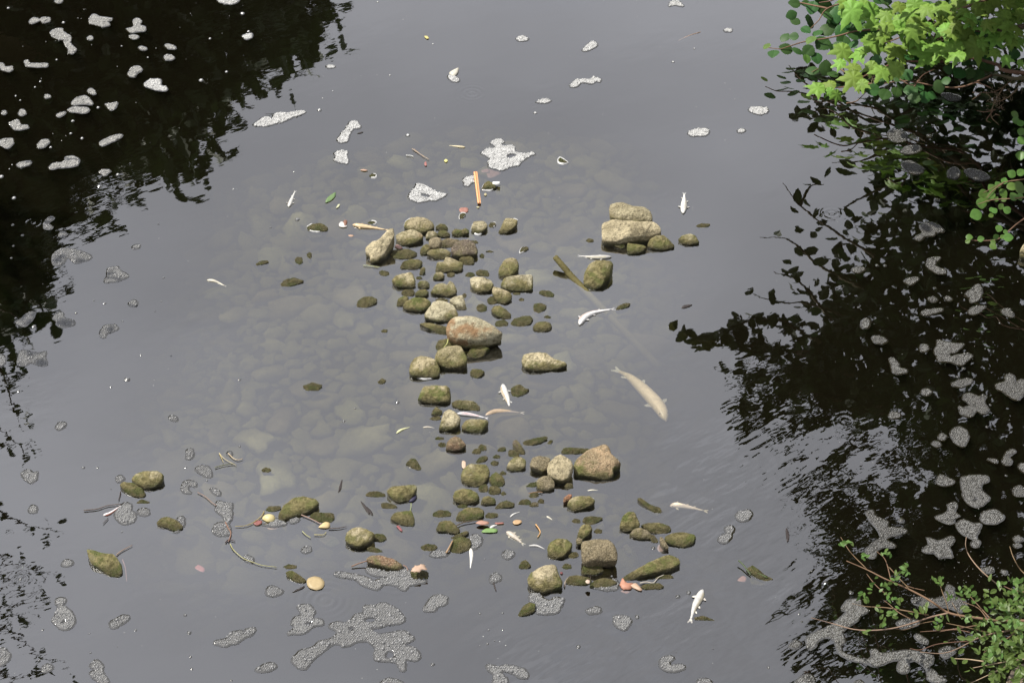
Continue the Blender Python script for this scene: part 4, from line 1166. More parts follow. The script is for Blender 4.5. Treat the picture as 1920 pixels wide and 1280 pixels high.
FM('r3', ['868,200 890,185 950,195 970,220 940,240 885,230', '985,345 1010,335 1050,375 1060,405 1105,415 1100,440 1030,448 1005,420 1000,380',
 ('1297,295 1320,250 1325,213 1400,232 1500,240 1490,260 1440,300 1405,300 1410,325 1520,305 1563,320 1530,350 1480,388 1410,365 1330,360 1315,320', dict(mark='jaw-shaped foam', desc='jaw-shaped foam patch on dark water')), '1198,265 1210,243 1250,245 1257,275 1230,295 1203,290', '1420,515 1480,485 1555,485 1550,510 1480,540 1430,530',
 ('1470,670 1500,680 1545,660 1500,620 1505,590 1540,578 1600,600 1655,598 1645,640 1672,690 1640,725 1590,705 1550,742 1490,730', dict(mark='jigsaw-shaped foam', desc='jigsaw-shaped foam patch on dark water')),
 ('1728,520 1790,495 1790,455 1830,450 1850,470 1860,515 1880,490 1920,485 1960,520 1920,580 1870,630 1780,575 1735,550', dict(mark='foam cut by the right edge')), ('1410,855 1440,820 1480,812 1520,840 1535,890 1500,950 1440,920', dict(mark='egg-shaped foam')),
 '1330,880 1350,858 1380,880 1360,905 1335,898', '1280,930 1310,910 1345,935 1320,952', '1770,1050 1785,1010 1830,965 1857,985 1815,1015 1835,1050 1810,1078 1780,1072', '1668,1040 1700,1032 1735,1045 1720,1062', '1880,1075 1920,1065 1950,1100 1920,1130 1890,1105',
 '1318,1180 1340,1145 1380,1160 1435,1185 1425,1205 1370,1222 1320,1205', '1208,570 1245,548 1280,575 1240,597', '985,735 1020,710 1060,725 1050,750 1000,755', '1845,1250 1880,1220 1920,1240 1930,1290 1860,1290'])
FM('r4', [('1500,-10 1490,-75 1490,-140 1560,-155 1660,-150 1672,-115 1630,-95 1620,-60 1670,-10 1675,15 1600,68 1530,40', dict(holes=['1560,20 1580,0 1600,10 1580,25'], mark='chair-shaped foam', desc='chair-shaped foam patch on dark water')),
 ('830,100 870,85 895,130 975,165 970,200 1090,215 1100,240 1000,265 960,290 1025,325 1020,345 950,340 900,370 890,410 850,415 830,360 880,310 930,275 905,220 850,150', dict(mark='antler-shaped foam', desc='antler-shaped foam patch beyond the twiggy shrub')),
 '1305,135 1390,100 1395,50 1440,30 1455,60 1440,95 1475,125 1440,140 1430,175 1380,178', '1620,150 1640,100 1720,82 1780,135 1720,180 1650,175',
 ('1450,190 1500,150 1560,175 1620,180 1600,240 1590,280 1615,310 1590,345 1550,325 1570,295 1530,270 1490,250', dict(mark='seahorse-shaped foam', desc='seahorse-shaped foam patch on dark water')),
 ('1220,360 1260,320 1250,275 1330,300 1420,265 1430,310 1400,345 1425,410 1380,410 1335,415 1300,385 1240,380', dict(mark='star-shaped foam', desc='star-shaped foam patch above the twiggy shrub')), '1845,280 1880,262 1910,290 1860,305', '1850,325 1870,310 1895,330 1865,347',
 ('420,965 480,930 560,900 620,860 690,790 660,770 700,710 780,700 790,740 840,780 790,810 760,850 690,900 660,930 680,990 650,1020 660,1060 720,1090 830,1120 870,1090 860,1060 900,1045 920,1080 1000,1070 1100,1055 1180,1060 1280,1090 1285,1140 1250,1170 1290,1190 1330,1230 1380,1260 1330,1280 1260,1260 1240,1180 1180,1130 1120,1130 1120,1200 1070,1210 1045,1180 1060,1120 990,1130 930,1155 880,1165 820,1140 720,1120 650,1085 625,1040 610,985 560,965 500,980 480,1020 440,1050 420,1020', dict(mark='long winding foam raft', desc='long winding foam raft among the shrub twigs', tone=(.085, .083, .075))),  # raft tone has the tree shade painted in as well
 ('1145,700 1200,690 1270,700 1350,690 1380,640 1390,600 1430,620 1440,680 1500,700 1520,740 1480,790 1430,770 1370,755 1250,750 1160,735', dict(mark='foam behind the shrub stem')), '1160,955 1190,945 1250,985 1240,1010 1190,990', '1335,1060 1380,1030 1445,1040 1430,1075 1370,1105', '1040,870 1100,840 1190,850 1170,880 1080,900', '300,1015 340,988 375,1010 340,1042 305,1035', '335,1285 400,1225 450,1230 465,1285',
 '1625,490 1690,478 1705,510 1640,522', '1770,500 1800,510 1790,530 1765,515', '755,1270 790,1262 810,1285 750,1285'])
SPECKS = []
def DT(f, s):
    for t in s.split():
        x, y, d = map(float, t.split(','))
        if d / FR[f][2] >= 2.2: fleck(f, x, y, d)
        else: SPECKS.append((*px(f, [(x, y)])[0], d / FR[f][2]))
DT('N', '62,62,16 1817,103,22 1865,237,15 1575,291,14 1698,540,16 1508,603,24 545,908,18 530,1002,15 615,1038,16 380,1105,14 475,170,16 585,137,8 630,72,8 912,347,10 1108,432,10 688,338,7 424,449,12 302,612,12 262,655,11 735,807,16 118,720,10 152,753,10 1428,103,7 880,500,7 1020,771,7 1170,363,8 397,1003,7 462,1055,7 345,313,7 172,349,6 1349,207,5 310,590,6 90,1237,9 70,1268,9')
DT('O', '475,827,24 1138,1016,24 575,685,9 500,738,9 1004,566,11 907,564,7 912,17,12 1327,332,10 1103,148,8 786,570,5 978,1146,8 1129,123,6 1363,940,6 1341,886,6')
DT('G', '310,688,24 110,747,10 285,330,10')
DT('H', '1207,466,16 175,848,20 1367,366,12 1110,352,6 940,127,6 936,10,6 690,10,5 1382,803,7 1597,625,7 1597,1051,6 713,503,6 434,423,6 1098,669,5 330,583,5 1320,80,5')
DT('p', '742,118,20 882,30,18 105,205,22 95,407,15 168,485,16 255,1168,22 570,1067,14 785,995,18 705,973,10 716,433,11 1188,400,11 1225,803,12 1210,980,9 1163,1053,9 920,1128,11 1750,138,9 10,45,25 100,565,12 85,655,12')
DT('Q', '953,284,33 137,374,19 624,945,18 732,946,12 831,341,13 1057,102,10 1282,108,10 1798,285,16 1797,787,13 1393,944,12 1552,1043,13 1157,290,7 1151,331,7 833,1107,9')
DT('S', '1390,770,18 1418,902,22 1018,882,15 672,908,10 933,903,7 880,1005,9 1430,1082,14 1438,1172,14 1735,1258,13 295,1105,14 155,500,16 172,405,10 320,880,12 150,872,10 915,148,10 678,1052,10')
DT('T', '1325,1140,22 1715,352,9 1848,755,11 1680,760,10 1745,882,10 1850,880,10 1735,985,13 1678,1000,9 1790,963,9 1828,968,8 1705,930,8 1873,998,8')
DT('L', '498,1008,22 940,784,22 1244,632,24 1325,602,22 1060,268,20 748,478,14 1507,1022,9 1232,1048,9 5,310,18')
DT('B', '440,475,22 108,522,12 18,622,16 755,740,10 1020,290,10')
DT('C', '1120,783,10 1260,1203,10 1080,1205,10')
DT('r1', '1265,942,30')
DT('r2', '903,803,18 957,805,17 775,1093,15 1315,352,28')
DT('r4', '545,588,18 448,505,10 363,803,12 382,857,12 152,1173,14 722,655,22 1068,157,32')
DT('r3', '1500,408,18 1460,465,18 1662,812,14 1795,1148,14 1750,95,10 1685,660,12 1382,178,6 1650,272,6 720,1165,12')
# the uncountable specks between
for _ in range(420):
    x, y = rng.uniform(0, 1920), rng.uniform(0, 1280)
    if x < 480 and y < 420 and rng.random() < .6 or x > 1550 or rng.random() < .22:
        SPECKS.append((x, y, rng.uniform(.7, 1.5)))
for _ in range(110):
    a, b = rng.gauss(1830, 60), rng.gauss(1100, 50)
    SPECKS.append((a, b, rng.uniform(.6, 1.1)))
V = []; F = []
for x, y, d in SPECKS:
    c = P(x, y); r = d * .0018
    k = len(V)
    V += [c + r * np.array(v) for v in BUB]; F += [tuple(i + k for i in t) for t in BUBF]
o = mesh_obj('foam_specks', V, F, M_FOAM); o.color = (.7, .7, .68, 1); o['kind'] = 'stuff'; tag(o, 'tiny white specks of foam scattered on the river', 'foam')
# ------------------------------------------------------------------ dead fish
def thick(name, outline, th, mat, parent, axis_n):
    """a thin plate (fin, shell): outline 3-D points in order, extruded by th along axis_n"""
    n = len(outline)
    a = [np.asarray(p) + np.asarray(axis_n) * th / 2 for p in outline]; b = [np.asarray(p) - np.asarray(axis_n) * th / 2 for p in outline]
    F = [tuple(range(n)), tuple(range(n, 2 * n))[::-1]] + [(n + i, n + (i + 1) % n, (i + 1) % n, i) for i in range(n)]
    return mesh_obj(name, a + b, F, mat, parent, smooth=False)
UPV = np.array((0, 0, 1.0))
def fish(f, s, w, col, desc, sink=.36, fins=1, mark=None, back=None, tail=True, fincol=None):
    """spine head to tail in close-up coordinates, w = body width there; sink = share of the body under water"""
    sp = px(f, nums(s))
    k = FR[f][2]
    g0 = P(*sp[0])
    mpp = np.linalg.norm(P(sp[0][0] + 1, sp[0][1]) - g0)
    W = w / k * mpp
    zc = W * .40 * (1 - 2 * sink)
    g = open_curve([P(*q, max(0, zc)) for q in sp], 18)
    g[:, 2] = zc - np.linspace(0, 1, 18) ** 2 * W * .12
    base = g[8].copy()
    c2 = np.mean(sp, 0)
    root = empty('dead_fish', (base[0], base[1], 0))
    V, F = [], []
    ns = 12
    tt = np.linspace(0, 1, 18)
    prof = np.interp(tt, [0, .03, .10, .22, .36, .55, .75, .90, 1], [.10, .34, .68, .92, 1, .86, .55, .30, .24])
    frames = []
    for i in range(18):
        d = g[min(i + 1, 17)] - g[max(i - 1, 0)]; d /= np.linalg.norm(d)
        a = np.cross(d, UPV); a /= np.linalg.norm(a)
        b = np.cross(a, d)
        frames.append((d, a, b))
        r = prof[i] * W / 2
        for j in range(ns):
            t = 2 * math.pi * j / ns
            V.append(g[i] + a * r * math.cos(t) + b * r * .80 * math.sin(t))
    for i in range(17):
        for j in range(ns):
            F.append((i * ns + j, i * ns + (j + 1) % ns, (i + 1) * ns + (j + 1) % ns, (i + 1) * ns + j))
    F.append(tuple(range(ns))[::-1]); F.append(tuple(range(17 * ns, 18 * ns)))
    off = np.array((base[0], base[1], 0))
    F = [q[::-1] for q in F]
    body = mesh_obj('body', np.array(V) - off, F, M_FISH, root)
    body.color = (*col, 1)
    fc = fincol or tuple(min(1, v * .7) for v in col)
    def fin(pts, nm):
        q = thick(nm, [p_ - off for p_ in pts], .0016, M_FISH, root, UPV)
        q.color = (*fc, 1)
    if tail:
        d, a, b = frames[-1]; e = g[-1]
        L = W * .62
        fin([e - d * .1 * L + a * W * .10, e + d * L * .9 + a * W * .32, e + d * L * 1.05 + a * W * .24, e + d * L * .55, e + d * L * 1.0 - a * W * .2, e + d * L * .85 - a * W * .30, e - d * .1 * L - a * W * .10], 'tail_fin')
    if fins:
        for i, sgn, ln, nm in ((5, 1, .46, 'pectoral_fin'), (5, -1, .46, 'pectoral_fin'), (10, 1 if fins > 1 else -1, .32, 'pelvic_fin'), (13, -1, .26, 'anal_fin')):
            d, a, b = frames[i]; r = prof[i] * W / 2
            p0 = g[i] + a * sgn * r * .85
            fin([p0 - d * W * .10, p0 + a * sgn * W * ln * .8 + d * W * .14, p0 + a * sgn * W * ln + d * W * .34, p0 + a * sgn * W * ln * .45 + d * W * .36, p0 + d * W * .16], nm)
        d, a, b = frames[2]; r = prof[2] * W / 2
        for sgn in (1, -1):
            ev = [Vector((math.cos(t) * math.cos(u), math.sin(t) * math.cos(u), math.sin(u))) for u in (-1.2, -.4, .4, 1.2) for t in [i * 6.283 / 8 for i in range(8)]]
            p0 = g[2] + a * sgn * r * .74 + b * r * .45 - off
            mesh_obj('eye', [p0 + np.array(v) * W * .055 for v in ev], [(u * 8 + i, u * 8 + (i + 1) % 8, u * 8 + 8 + (i + 1) % 8, u * 8 + 8 + i) for u in range(3) for i in range(8)] + [tuple(range(24, 32))], M_EYE, root)
    if back:
        # darker back or bruise: a thin raised strip along one flank
        V2, F2 = [], []
        for i in range(3, 15):
            d, a, b = frames[i]; r = prof[i] * W / 2 * 1.012
            for t in (back[1] - .45, back[1], back[1] + .45):
                V2.append(g[i] + a * r * math.cos(t) + b * r * .80 * math.sin(t) - off)
        for i in range(11):
            for j in (0, 1):
                F2.append((i * 3 + j, i * 3 + j + 1, i * 3 + 4 + j, i * 3 + 3 + j))
        q = mesh_obj('flank_stripe', V2, F2, M_FISH, root); q.color = (*back[0], 1)
    note(root, desc, tuple(c2), 'dead fish', 'dead fish in the river', mark)
    return root
WH, CR, TN, YB = (.62, .61, .58), (.60, .55, .45), (.50, .41, .27), (.52, .42, .18)
fish('G', '245,592 262,545 290,478', 36, WH, 'white dead fish with its fins spread and a dark back', fins=2, mark='fish left of the triangular foam', back=((.16, .13, .11), 2.6))
fish('D', '1338,168 1345,90 1347,15', 52, WH, 'white dead fish floating head down beyond the cairn', fins=2, mark='fish beyond the cairn', back=((.5, .47, .42), .9))
fish('D', '780,507 650,510 540,497', 44, WH, 'white dead fish floating level behind the potato-shaped stone', fins=1, mark='fish behind the potato-shaped stone', back=((.42, .38, .30), 2.3))
fish('D', '528,1038 560,985 640,940 775,912', 58, (.68, .66, .65), 'curved white dead fish lying over the sunken log', fins=2, mark='fish over the sunken log', back=((.46, .34, .30), 2.2))
fish('U', '905,1165 840,1030 690,860 540,720 440,660', 150, (.82, .67, .40), 'largest pale fish, hanging just under the surface', sink=1.12, fins=2, mark='large submerged fish', fincol=(.7, .66, .58))
fish('B', '1262,332 1275,390 1300,450 1315,500', 58, WH, 'white dead fish pointing at the rear beside a weedy stone', fins=2, mark='small white fish above the pair', tail=False, back=((.42, .34, .26), .6))
fish('B', '905,562 1000,570 1125,592', 40, (.68, .66, .67), 'white dead fish touching the tall white-faced stone', fins=0, mark='fish against the tall white-faced stone', back=((.55, .4, .42), 1.2))
fish('B', '1122,575 1200,545 1290,540 1400,547', 52, TN, 'cream coloured dead fish nose to tail with a white one', sink=.66, fins=0, mark='cream fish of the nose-to-tail pair', fincol=(.6, .56, .45))
fish('A', '88,255 150,265 230,275 345,290', 46, (.70, .55, .33), 'yellowish dead fish above the leaning pale slab', fins=1, mark='yellowish fish', back=((.2, .15, .08), 2.4))
fish('O', '1570,1106 1520,1100 1450,1090', 22, (.72, .66, .42), 'slim yellowish little fish near the lacy white foam', fins=0, tail=False, mark='slim yellowish fish')
fish('p', '1552,820 1610,828 1685,860', 26, CR, 'cream little fish alone in the murky left water', sink=.4, fins=0, mark='lone cream fish')
fish('E', '1235,603 1290,600 1380,612 1500,635', 58, (.80, .68, .48), 'tan dead fish half sunk by the slanting weedy stone', sink=.9, fins=1, mark='half-sunk tan fish')
fish('L', '1432,578 1405,640 1370,710 1343,795', 64, WH, 'plump white dead fish head up in the lower riffle', fins=1, mark='plump white fish in the riffle', back=((.50, .44, .34), 2.5), fincol=(.6, .56, .5))
fish('T', '1610,268 1616,330 1608,415', 32, (.78, .76, .70), 'slender white dead fish pointing down from a mossy stone', fins=0, tail=False, mark='slender white fish')
fish('C', '1290,568 1350,605 1412,652', 50, CR, 'stubby cream dead fish among floating litter', fins=1, mark='stubby cream fish')
fish('C', '1465,678 1530,678 1592,703', 20, WH, 'thin white curved fish by the chunky olive stone', fins=0, tail=False)
fish('C', '1318,455 1350,430 1395,412', 16, WH, 'thin white sliver of a fish above the stubby one', fins=0, tail=False)
fish('C', '1162,540 1190,525 1218,512', 26, WH, 'white little fish lying on a green leaf', fins=0, tail=False)
fish('F', '205,520 255,505 335,447', 26, (.76, .70, .70), 'silvery red-tailed fish caught on a dark twig', fins=0, mark='red-tailed fish', tail=False, back=((.35, .10, .08), .5))
fish('B', '430,718 470,690 533,668', 22, (.62, .60, .36), 'greenish little fish beside a small foam patch', fins=0, tail=False)
fish('B', '637,672 680,668 728,674', 15, CR, 'thin pale little fish left of the tall white-faced stone', fins=0, tail=False, sink=.45)
fish('C', '1605,448 1625,458 1650,475', 14, CR, 'tiny faint fish below the tilted olive block', fins=0, tail=False, sink=.45)
fish('E', '590,498 630,493 672,494', 13, CR, 'thin faint fish below the three-lobed stone', fins=0, tail=False, sink=.48)

# ------------------------------------------------------------------ driftwood and litter
a, b, e = P(1041, 482, .07), P(1077, 524, -.004), P(1238, 690, -.11)
V, F = tube([a, lerp(a, b, .5), b, lerp(b, e, .5), e], .020, .027, 10, 24)
o = mesh_obj('sunken_log', V, F, M_LOG, loc=tuple(b))
note(o, 'straight waterlogged pole sloping from the air down into the water', (1075, 525), 'log', None, 'sunken log')

def scrap(f, s, col, desc, name='fallen_leaf', cat='leaf', z=.006, dome=.0, group='fallen leaves on the water', mark=None, thickness=.0015, jag=0):
    """a leaf or flat scrap lying on the water, outline traced in a close-up"""
    out = px(f, nums(s))
    cur = closed_curve(out, max(16, len(out) * 3))
    g = np.array([P(x, y, z) for x, y in cur])
    c = g.mean(0)
    ext = np.linalg.norm(g - c, axis=1).mean()
    n = len(g)
    r = random.Random(int(c[0] * 1000))
    V, F = [], []
    for sc_, h in ((1, 0), (.55, .7), (.0, 1)):
        if sc_ == 0:
            V.append(c + (0, 0, dome * ext))
        else:
            for i, p_ in enumerate(g):
                q = c + (p_ - c) * sc_ * (1 + (jag * r.uniform(-1, 1) if sc_ == 1 else 0))
                q[2] = z + dome * ext * h + .10 * ext * mnoise.noise(Vector(q) * (1.6 / ext)) * (1 if dome < .3 else .3)
                V.append(q)
    for i in range(n):
        F.append((i, (i + 1) % n, n + (i + 1) % n, n + i)); F.append((n + i, n + (i + 1) % n, 2 * n))
    k = len(V)
    V += [v - np.array((0, 0, thickness)) for v in V[:n]]
    for i in range(n): F.append((i, k + i, k + (i + 1) % n, (i + 1) % n))
    o = mesh_obj(name, V, F, M_OBJ, loc=tuple(c))
    o.color = (*[lerp(sum(col) / 3, v, .62) * .85 for v in col], 1)
    note(o, desc, tuple(np.mean(out, 0)), cat, group, mark)
    return o
def stick(f, s, r0, r1, col, desc, name='twig', z0=.008, z1=.008, group='twigs and stems adrift', mark=None, cat='twig'):
    pts = px(f, nums(s))
    zz = np.linspace(z0, z1, len(pts))
    q = [P(x, y, h) for (x, y), h in zip(pts, zz)]
    V, F = tube(q, r0 * .62, r1 * .6, 6)
    c = q[len(q) // 2]
    o = mesh_obj(name, V, F, M_OBJ, loc=tuple(c)); o.color = (*col, 1)
    note(o, desc, tuple(np.mean(pts, 0)), cat, group, mark)
    return o
YEL, GRN, TAN, DRK, RED, ORG = (.70, .52, .10), (.14, .30, .05), (.55, .36, .16), (.05, .035, .03), (.38, .10, .06), (.72, .30, .08)
yl = scrap('T', '380,515 395,490 440,478 480,485 510,512 512,545 495,570 450,580 405,568 385,545', (.62, .47, .12), 'large round yellow leaf floating flat', mark='round yellow leaf', dome=.06)
scrap('F', '1350,545 1365,520 1400,510 1435,520 1445,545 1430,562 1390,568', (.78, .55, .16), 'curled golden leaf cupped against the flat mossy wedge', dome=.5, mark='golden curled leaf')
scrap('F', '1285,575 1315,555 1350,560 1345,580 1310,592', (.40, .12, .06), 'small dark red leaf beside the golden curled leaf')
scrap('F', '1380,605 1420,600 1475,600 1455,618 1405,622', (.6, .35, .08), 'sunken orange yellow leaf under the golden curled leaf', z=-.006)
scrap('F', '1755,605 1800,568 1838,575 1832,608 1795,612', (.75, .45, .14), 'orange tan leaf standing on the mossy stone edge', dome=.3)
scrap('G', '520,560 530,530 560,500 598,482 592,515 560,545', (.16, .32, .07), 'green lance-shaped leaf afloat near the white fish', mark='green lance leaf')
scrap('G', '622,720 645,700 685,735 655,745 625,738', (.78, .72, .66), 'whitish scrap of leaf left of the yellowish fish')
scrap('G', '655,700 668,688 685,695 680,725 665,735', (.36, .15, .05), 'brown curled bit of leaf left of the yellowish fish', dome=.3)
scrap('G', '600,600 615,575 630,570 620,592', (.6, .58, .3), 'thin yellow green leaf below the green lance leaf')
scrap('M', '580,640 640,618 780,650 800,680 700,735 600,745', (.30, .10, .07), 'reddish leaf sunk below the large lacy foam', z=-.008)
scrap('M', '165,1225 195,1195 290,1195 305,1230 290,1265 200,1270', (.50, .16, .10), 'brick red leaf just above the pile', z=.002, mark='brick red leaf')
scrap('M', '540,990 560,975 582,985 575,1012 550,1012', (.6, .55, .2), 'tiny yellow green disc near the orange stick')
scrap('M', '425,1185 450,1175 475,1187 450,1198', (.6, .55, .25), 'tiny pale yellow leaf bit under the orange stick')
scrap('O', '1262,272 1285,272 1298,288 1280,292', (.80, .58, .08), 'tiny bright yellow leaf alone in the far water')
scrap('O', '1410,1205 1425,1192 1440,1205 1425,1217', (.75, .62, .1), 'tiny yellow leaf below the slim yellowish fish')
scrap('O', '1262,1225 1275,1210 1282,1240 1268,1243', (.55, .18, .12), 'tiny pinkish red leaf below the crossed twigs')
scrap('O', '1448,550 1460,535 1520,508 1515,545 1490,570 1460,560', (.72, .66, .50), 'pale cream leaf on the far white foam', dome=.2)
scrap('G', '780,315 810,308 840,318 810,322', (.60, .34, .18), 'small pinkish tan leaf left of the triangular foam')
scrap('G', '690,805 715,800 735,808 712,815', (.60, .30, .16), 'small pinkish leaf left of the leaning pale slab', z=.001)
scrap('T', '1165,440 1190,400 1225,395 1235,382 1262,392 1285,430 1245,428 1225,447', (.62, .34, .20), 'dry pinkish brown lobed leaf resting on a mossy block', z=.06, dome=.15, jag=.12, mark='dry lobed leaf')
scrap('C', '1095,568 1125,545 1190,540 1222,550 1215,570 1150,575', (.20, .42, .05), 'bright green leaf afloat among small fish', mark='bright green leaf')
scrap('C', '1340,490 1365,475 1405,478 1410,495 1380,510 1350,508', (.75, .48, .10), 'oval yellow orange leaf among small fish', mark='oval yellow leaf')
scrap('C', '1050,500 1090,480 1150,490 1155,508 1100,515', (.62, .30, .14), 'brown orange leaf on the flat olive stone edge', z=.02, dome=.2)
scrap('C', '1200,498 1270,495 1265,505 1210,508', (.50, .16, .08), 'narrow rust red leaf right of the bright green one')
scrap('C', '430,525 450,520 480,560 465,562', (.42, .10, .07), 'narrow dark red leaf below the mossy stone')
scrap('B', '942,945 950,930 972,938 970,995 945,985', (.75, .45, .28), 'pinkish orange oblong chip beside the round flat-topped stone', name='wood_chip', cat='wood chip', group='driftwood')
scrap('A', '1055,0 1056,-10 1060,-10 1060,0', (.5, .3, .1), 'tiny brown leaf crumb at the tip of the orange stick')
scrap('L', '805,530 830,490 845,515 880,530 905,530 895,560 870,580 820,570', ORG, 'torn orange leaf at the tip of the mossy ridge', dome=.25, jag=.18, mark='torn orange leaf')
scrap('L', '880,545 930,530 980,580 960,588 920,570', (.70, .42, .2), 'tan orange leaf strip right of the torn orange leaf', dome=.2)
scrap('L', '815,590 850,580 890,590 860,608', (.55, .25, .15), 'sunken pinkish leaf below the torn orange leaf', z=-.008)
scrap('L', '550,515 565,503 585,510 580,532 560,530', (.80, .58, .36), 'little peach coloured leaf disc on a mossy stone', z=.05, dome=.2)
scrap('L', '360,450 375,445 383,458 368,462', (.30, .05, .04), 'tiny dark red berry-like leaf by the pale block', dome=.4)
scrap('E', '1135,945 1150,915 1175,950 1185,970 1150,975', (.55, .36, .24), 'sunken tan leaf under the slim reddish stone', z=-.006)
scrap('L', '1690,510 1730,475 1760,490 1745,520', (.50, .20, .12), 'sunken pinkish orange leaf by the green submerged stone', z=-.006)
scrap('S', '1460,415 1490,393 1535,420 1530,448 1500,440', (.62, .18, .10), 'salmon red leaf on the murky bed below the foam', z=-.004, mark='salmon red leaf')
scrap('E', '140,1240 148,1238 150,1248 142,1250', (.4, .2, .1), 'tiny brown crumb on the pale block')
scrap('C', '528,330 560,290 588,280 590,305 565,330 545,335', (.03, .03, .09), 'dark blue shell leaning on a mossy stone', name='mussel_shell', cat='shell', group='shells', dome=.35, mark='blue shell')
scrap('A', '415,425 440,410 480,435 450,445', (.60, .30, .20), 'small pink leaf under the wedge-shaped tan stone')
scrap('E', '400,1240 415,1230 418,1245', (.3, .2, .1), 'tiny brown crumb near the pale block foot')
scrap('G', '1690,318 1740,305 1750,330 1700,335', (.35, .14, .10), 'faint reddish sunken leaf bit by the lacy foam edge', z=-.004)
# dark slender leaves
for f, s, dsc in (('W', '634,922 638,905 642,898 640,915', 'dark pointed leaf standing in the left water'), ('C', '150,325 195,370 225,430 218,435 185,390', 'dark slender leaf left of a mossy stone'), ('C', '195,370 235,405 248,435 240,440 212,405', 'second dark slender leaf forked with another'),
                  ('D', '1325,905 1345,885 1410,878 1390,892 1350,905', 'dark oval leaf in open water right of midstream'), ('r4', '270,215 280,208 297,260 290,300 278,298', 'dark narrow leaf upright in the right riffle'), ('T', '270,598 310,575 365,550 355,565 310,585', 'dark twig-like leaf under the round yellow leaf'),
                  ('T', '1775,520 1785,520 1800,570 1805,590 1795,585', 'dark forked leaf hanging below a small foam patch'), ('G', '758,42 780,32 805,28 790,38', 'tiny dark leaf beside the slanting white strip'), ('E', '0,0 0,0.1 0.1,0.1', '')):
    if dsc: scrap(f, s, DRK, dsc, z=.004, group='dark slender leaves')
# the orange stick and the white tube
q = [P(*px('M', [p_])[0], .012) for p_ in ((412, 662), (440, 890), (470, 1130))]
root = empty('orange_stick', tuple(q[1]))
V, F = [], []
for p_, t in ((q[0], 0), (q[1], .5), (q[2], 1)):
    for dx, dz in ((-.014, 0), (-.014, .008), (-.005, .011), (.005, .011), (.014, .008), (.014, 0)):
        V.append(p_ - q[1] + np.array((dx * (1 - .15 * t), 0, dz - .006)))
for i in (0, 1):
    for j in range(6):
        F.append((i * 6 + j, i * 6 + 6 + j, i * 6 + 6 + (j + 1) % 6, i * 6 + (j + 1) % 6))
F += [tuple(range(6)), tuple(range(12, 18))[::-1]]
b_ = mesh_obj('shaft', V, F, M_OBJ, root, smooth=False); b_.color = (.78, .34, .19, 1)
V, F = [], []
for p_ in q:
    for dx, dz in ((-.002, .0062), (.002, .0062), (.002, .003), (-.002, .003)):
        V.append(p_ - q[1] + np.array((dx, 0, dz)))
for i in (0, 1):
    for j in range(4): F.append((i * 4 + j, i * 4 + 4 + j, i * 4 + 4 + (j + 1) % 4, i * 4 + (j + 1) % 4))
F += [(0, 1, 2, 3), (11, 10, 9, 8)]
g_ = mesh_obj('groove', V, F, M_OBJ, root, smooth=False); g_.color = (.42, .12, .05, 1)
note(root, 'straight grooved orange stick floating upright in the view', (895, 352), 'stick', None, 'orange stick')
V, F = tube([P(*px('M', [(672, 842)])[0], .02), P(*px('M', [(780, 838)])[0], .024)], .018, .018, 10, 4)
o = mesh_obj('white_tube', V, F, M_OBJ, loc=tuple(P(*px('M', [(725, 840)])[0], .02))); o.color = (.85, .85, .83, 1)
note(o, 'short white plastic tube lying against a mossy stone', (931, 345), 'plastic tube', None, 'white tube')
# stems and twigs
ST_ = (.42, .42, .17)
stick('F', '1120,725 1145,770 1215,830 1290,860 1350,880 1455,893', .0045, .003, ST_, 'long thin green stem curving across the lower left water', mark='long green stem')
stick('F', '885,355 940,385 985,425 1020,450', .004, .004, (.25, .15, .12), 'thin reddish stem running into the lozenge-shaped foam')
stick('F', '1085,570 1105,610 1125,650 1108,710', .008, .006, (.22, .13, .09), 'reddish brown stem between two foam patches')
stick('F', '1085,715 1110,695 1155,705', .007, .004, (.08, .05, .05), 'short dark forked twig at the top of the green stem')
stick('F', '1365,490 1345,525 1290,570 1230,595 1155,600', .005, .003, (.40, .34, .12), 'curved yellowish stem left of the golden curled leaf')
stick('F', '65,485 160,475 240,450 335,440', .006, .004, (.12, .09, .07), 'dark twig pointing left past the red-tailed fish', mark='dark twig left')
stick('F', '240,540 205,580', .005, .003, DRK, 'short dark twig under the red-tailed fish')
stick('F', '330,350 325,380 315,412', .005, .003, DRK, 'short dark twig left of the two left stones')
stick('F', '300,805 340,775 415,735', .006, .003, (.30, .20, .15), 'thin reddish twig off the lone ragged mossy stone')
stick('F', '345,840 365,900 375,995', .006, .004, (.34, .20, .15), 'faint reddish twig sunk right of the ragged mossy stone', z0=-.004, z1=-.012)
stick('F', '1040,72 1080,115 1165,162', .004, .0025, (.50, .44, .24), 'bent pale straw adrift left of centre')
stick('F', '1040,72 1060,115 1072,140', .0035, .002, (.48, .36, .18), 'second straw of the bent pair, pointing down')
stick('F', '1008,178 1070,160 1150,148', .005, .003, (.12, .12, .05), 'dark green grass blade under the bent straw')
stick('F', '1105,75 1145,112 1180,122 1210,112', .005, .003, (.55, .44, .28), 'curled tan straw with a foam fleck')
stick('F', '1610,510 1690,540 1790,590', .006, .004, (.30, .18, .15), 'reddish twig between the mossy wedge and its neighbour', mark='reddish twig')
stick('F', '1830,615 1900,612 1960,600', .006, .003, (.10, .08, .06), 'dark knotty twig left of the white-capped stone')
stick('F', '1640,635 1665,660 1700,682', .004, .003, ST_, 'thin green stem below the mossy wedge')
stick('F', '1725,660 1790,660 1812,640', .004, .003, (.45, .36, .16), 'pale straw over a sunken green stone')
stick('A', '172,573 230,578 300,588', .004, .003, (.45, .48, .25), 'pale green grass blade below the leaning slab')
stick('A', '835,1150 825,1185 800,1215', .004, .003, (.60, .55, .22), 'yellow grass blade hanging under the orange-tan stone', z0=.08, z1=.05)
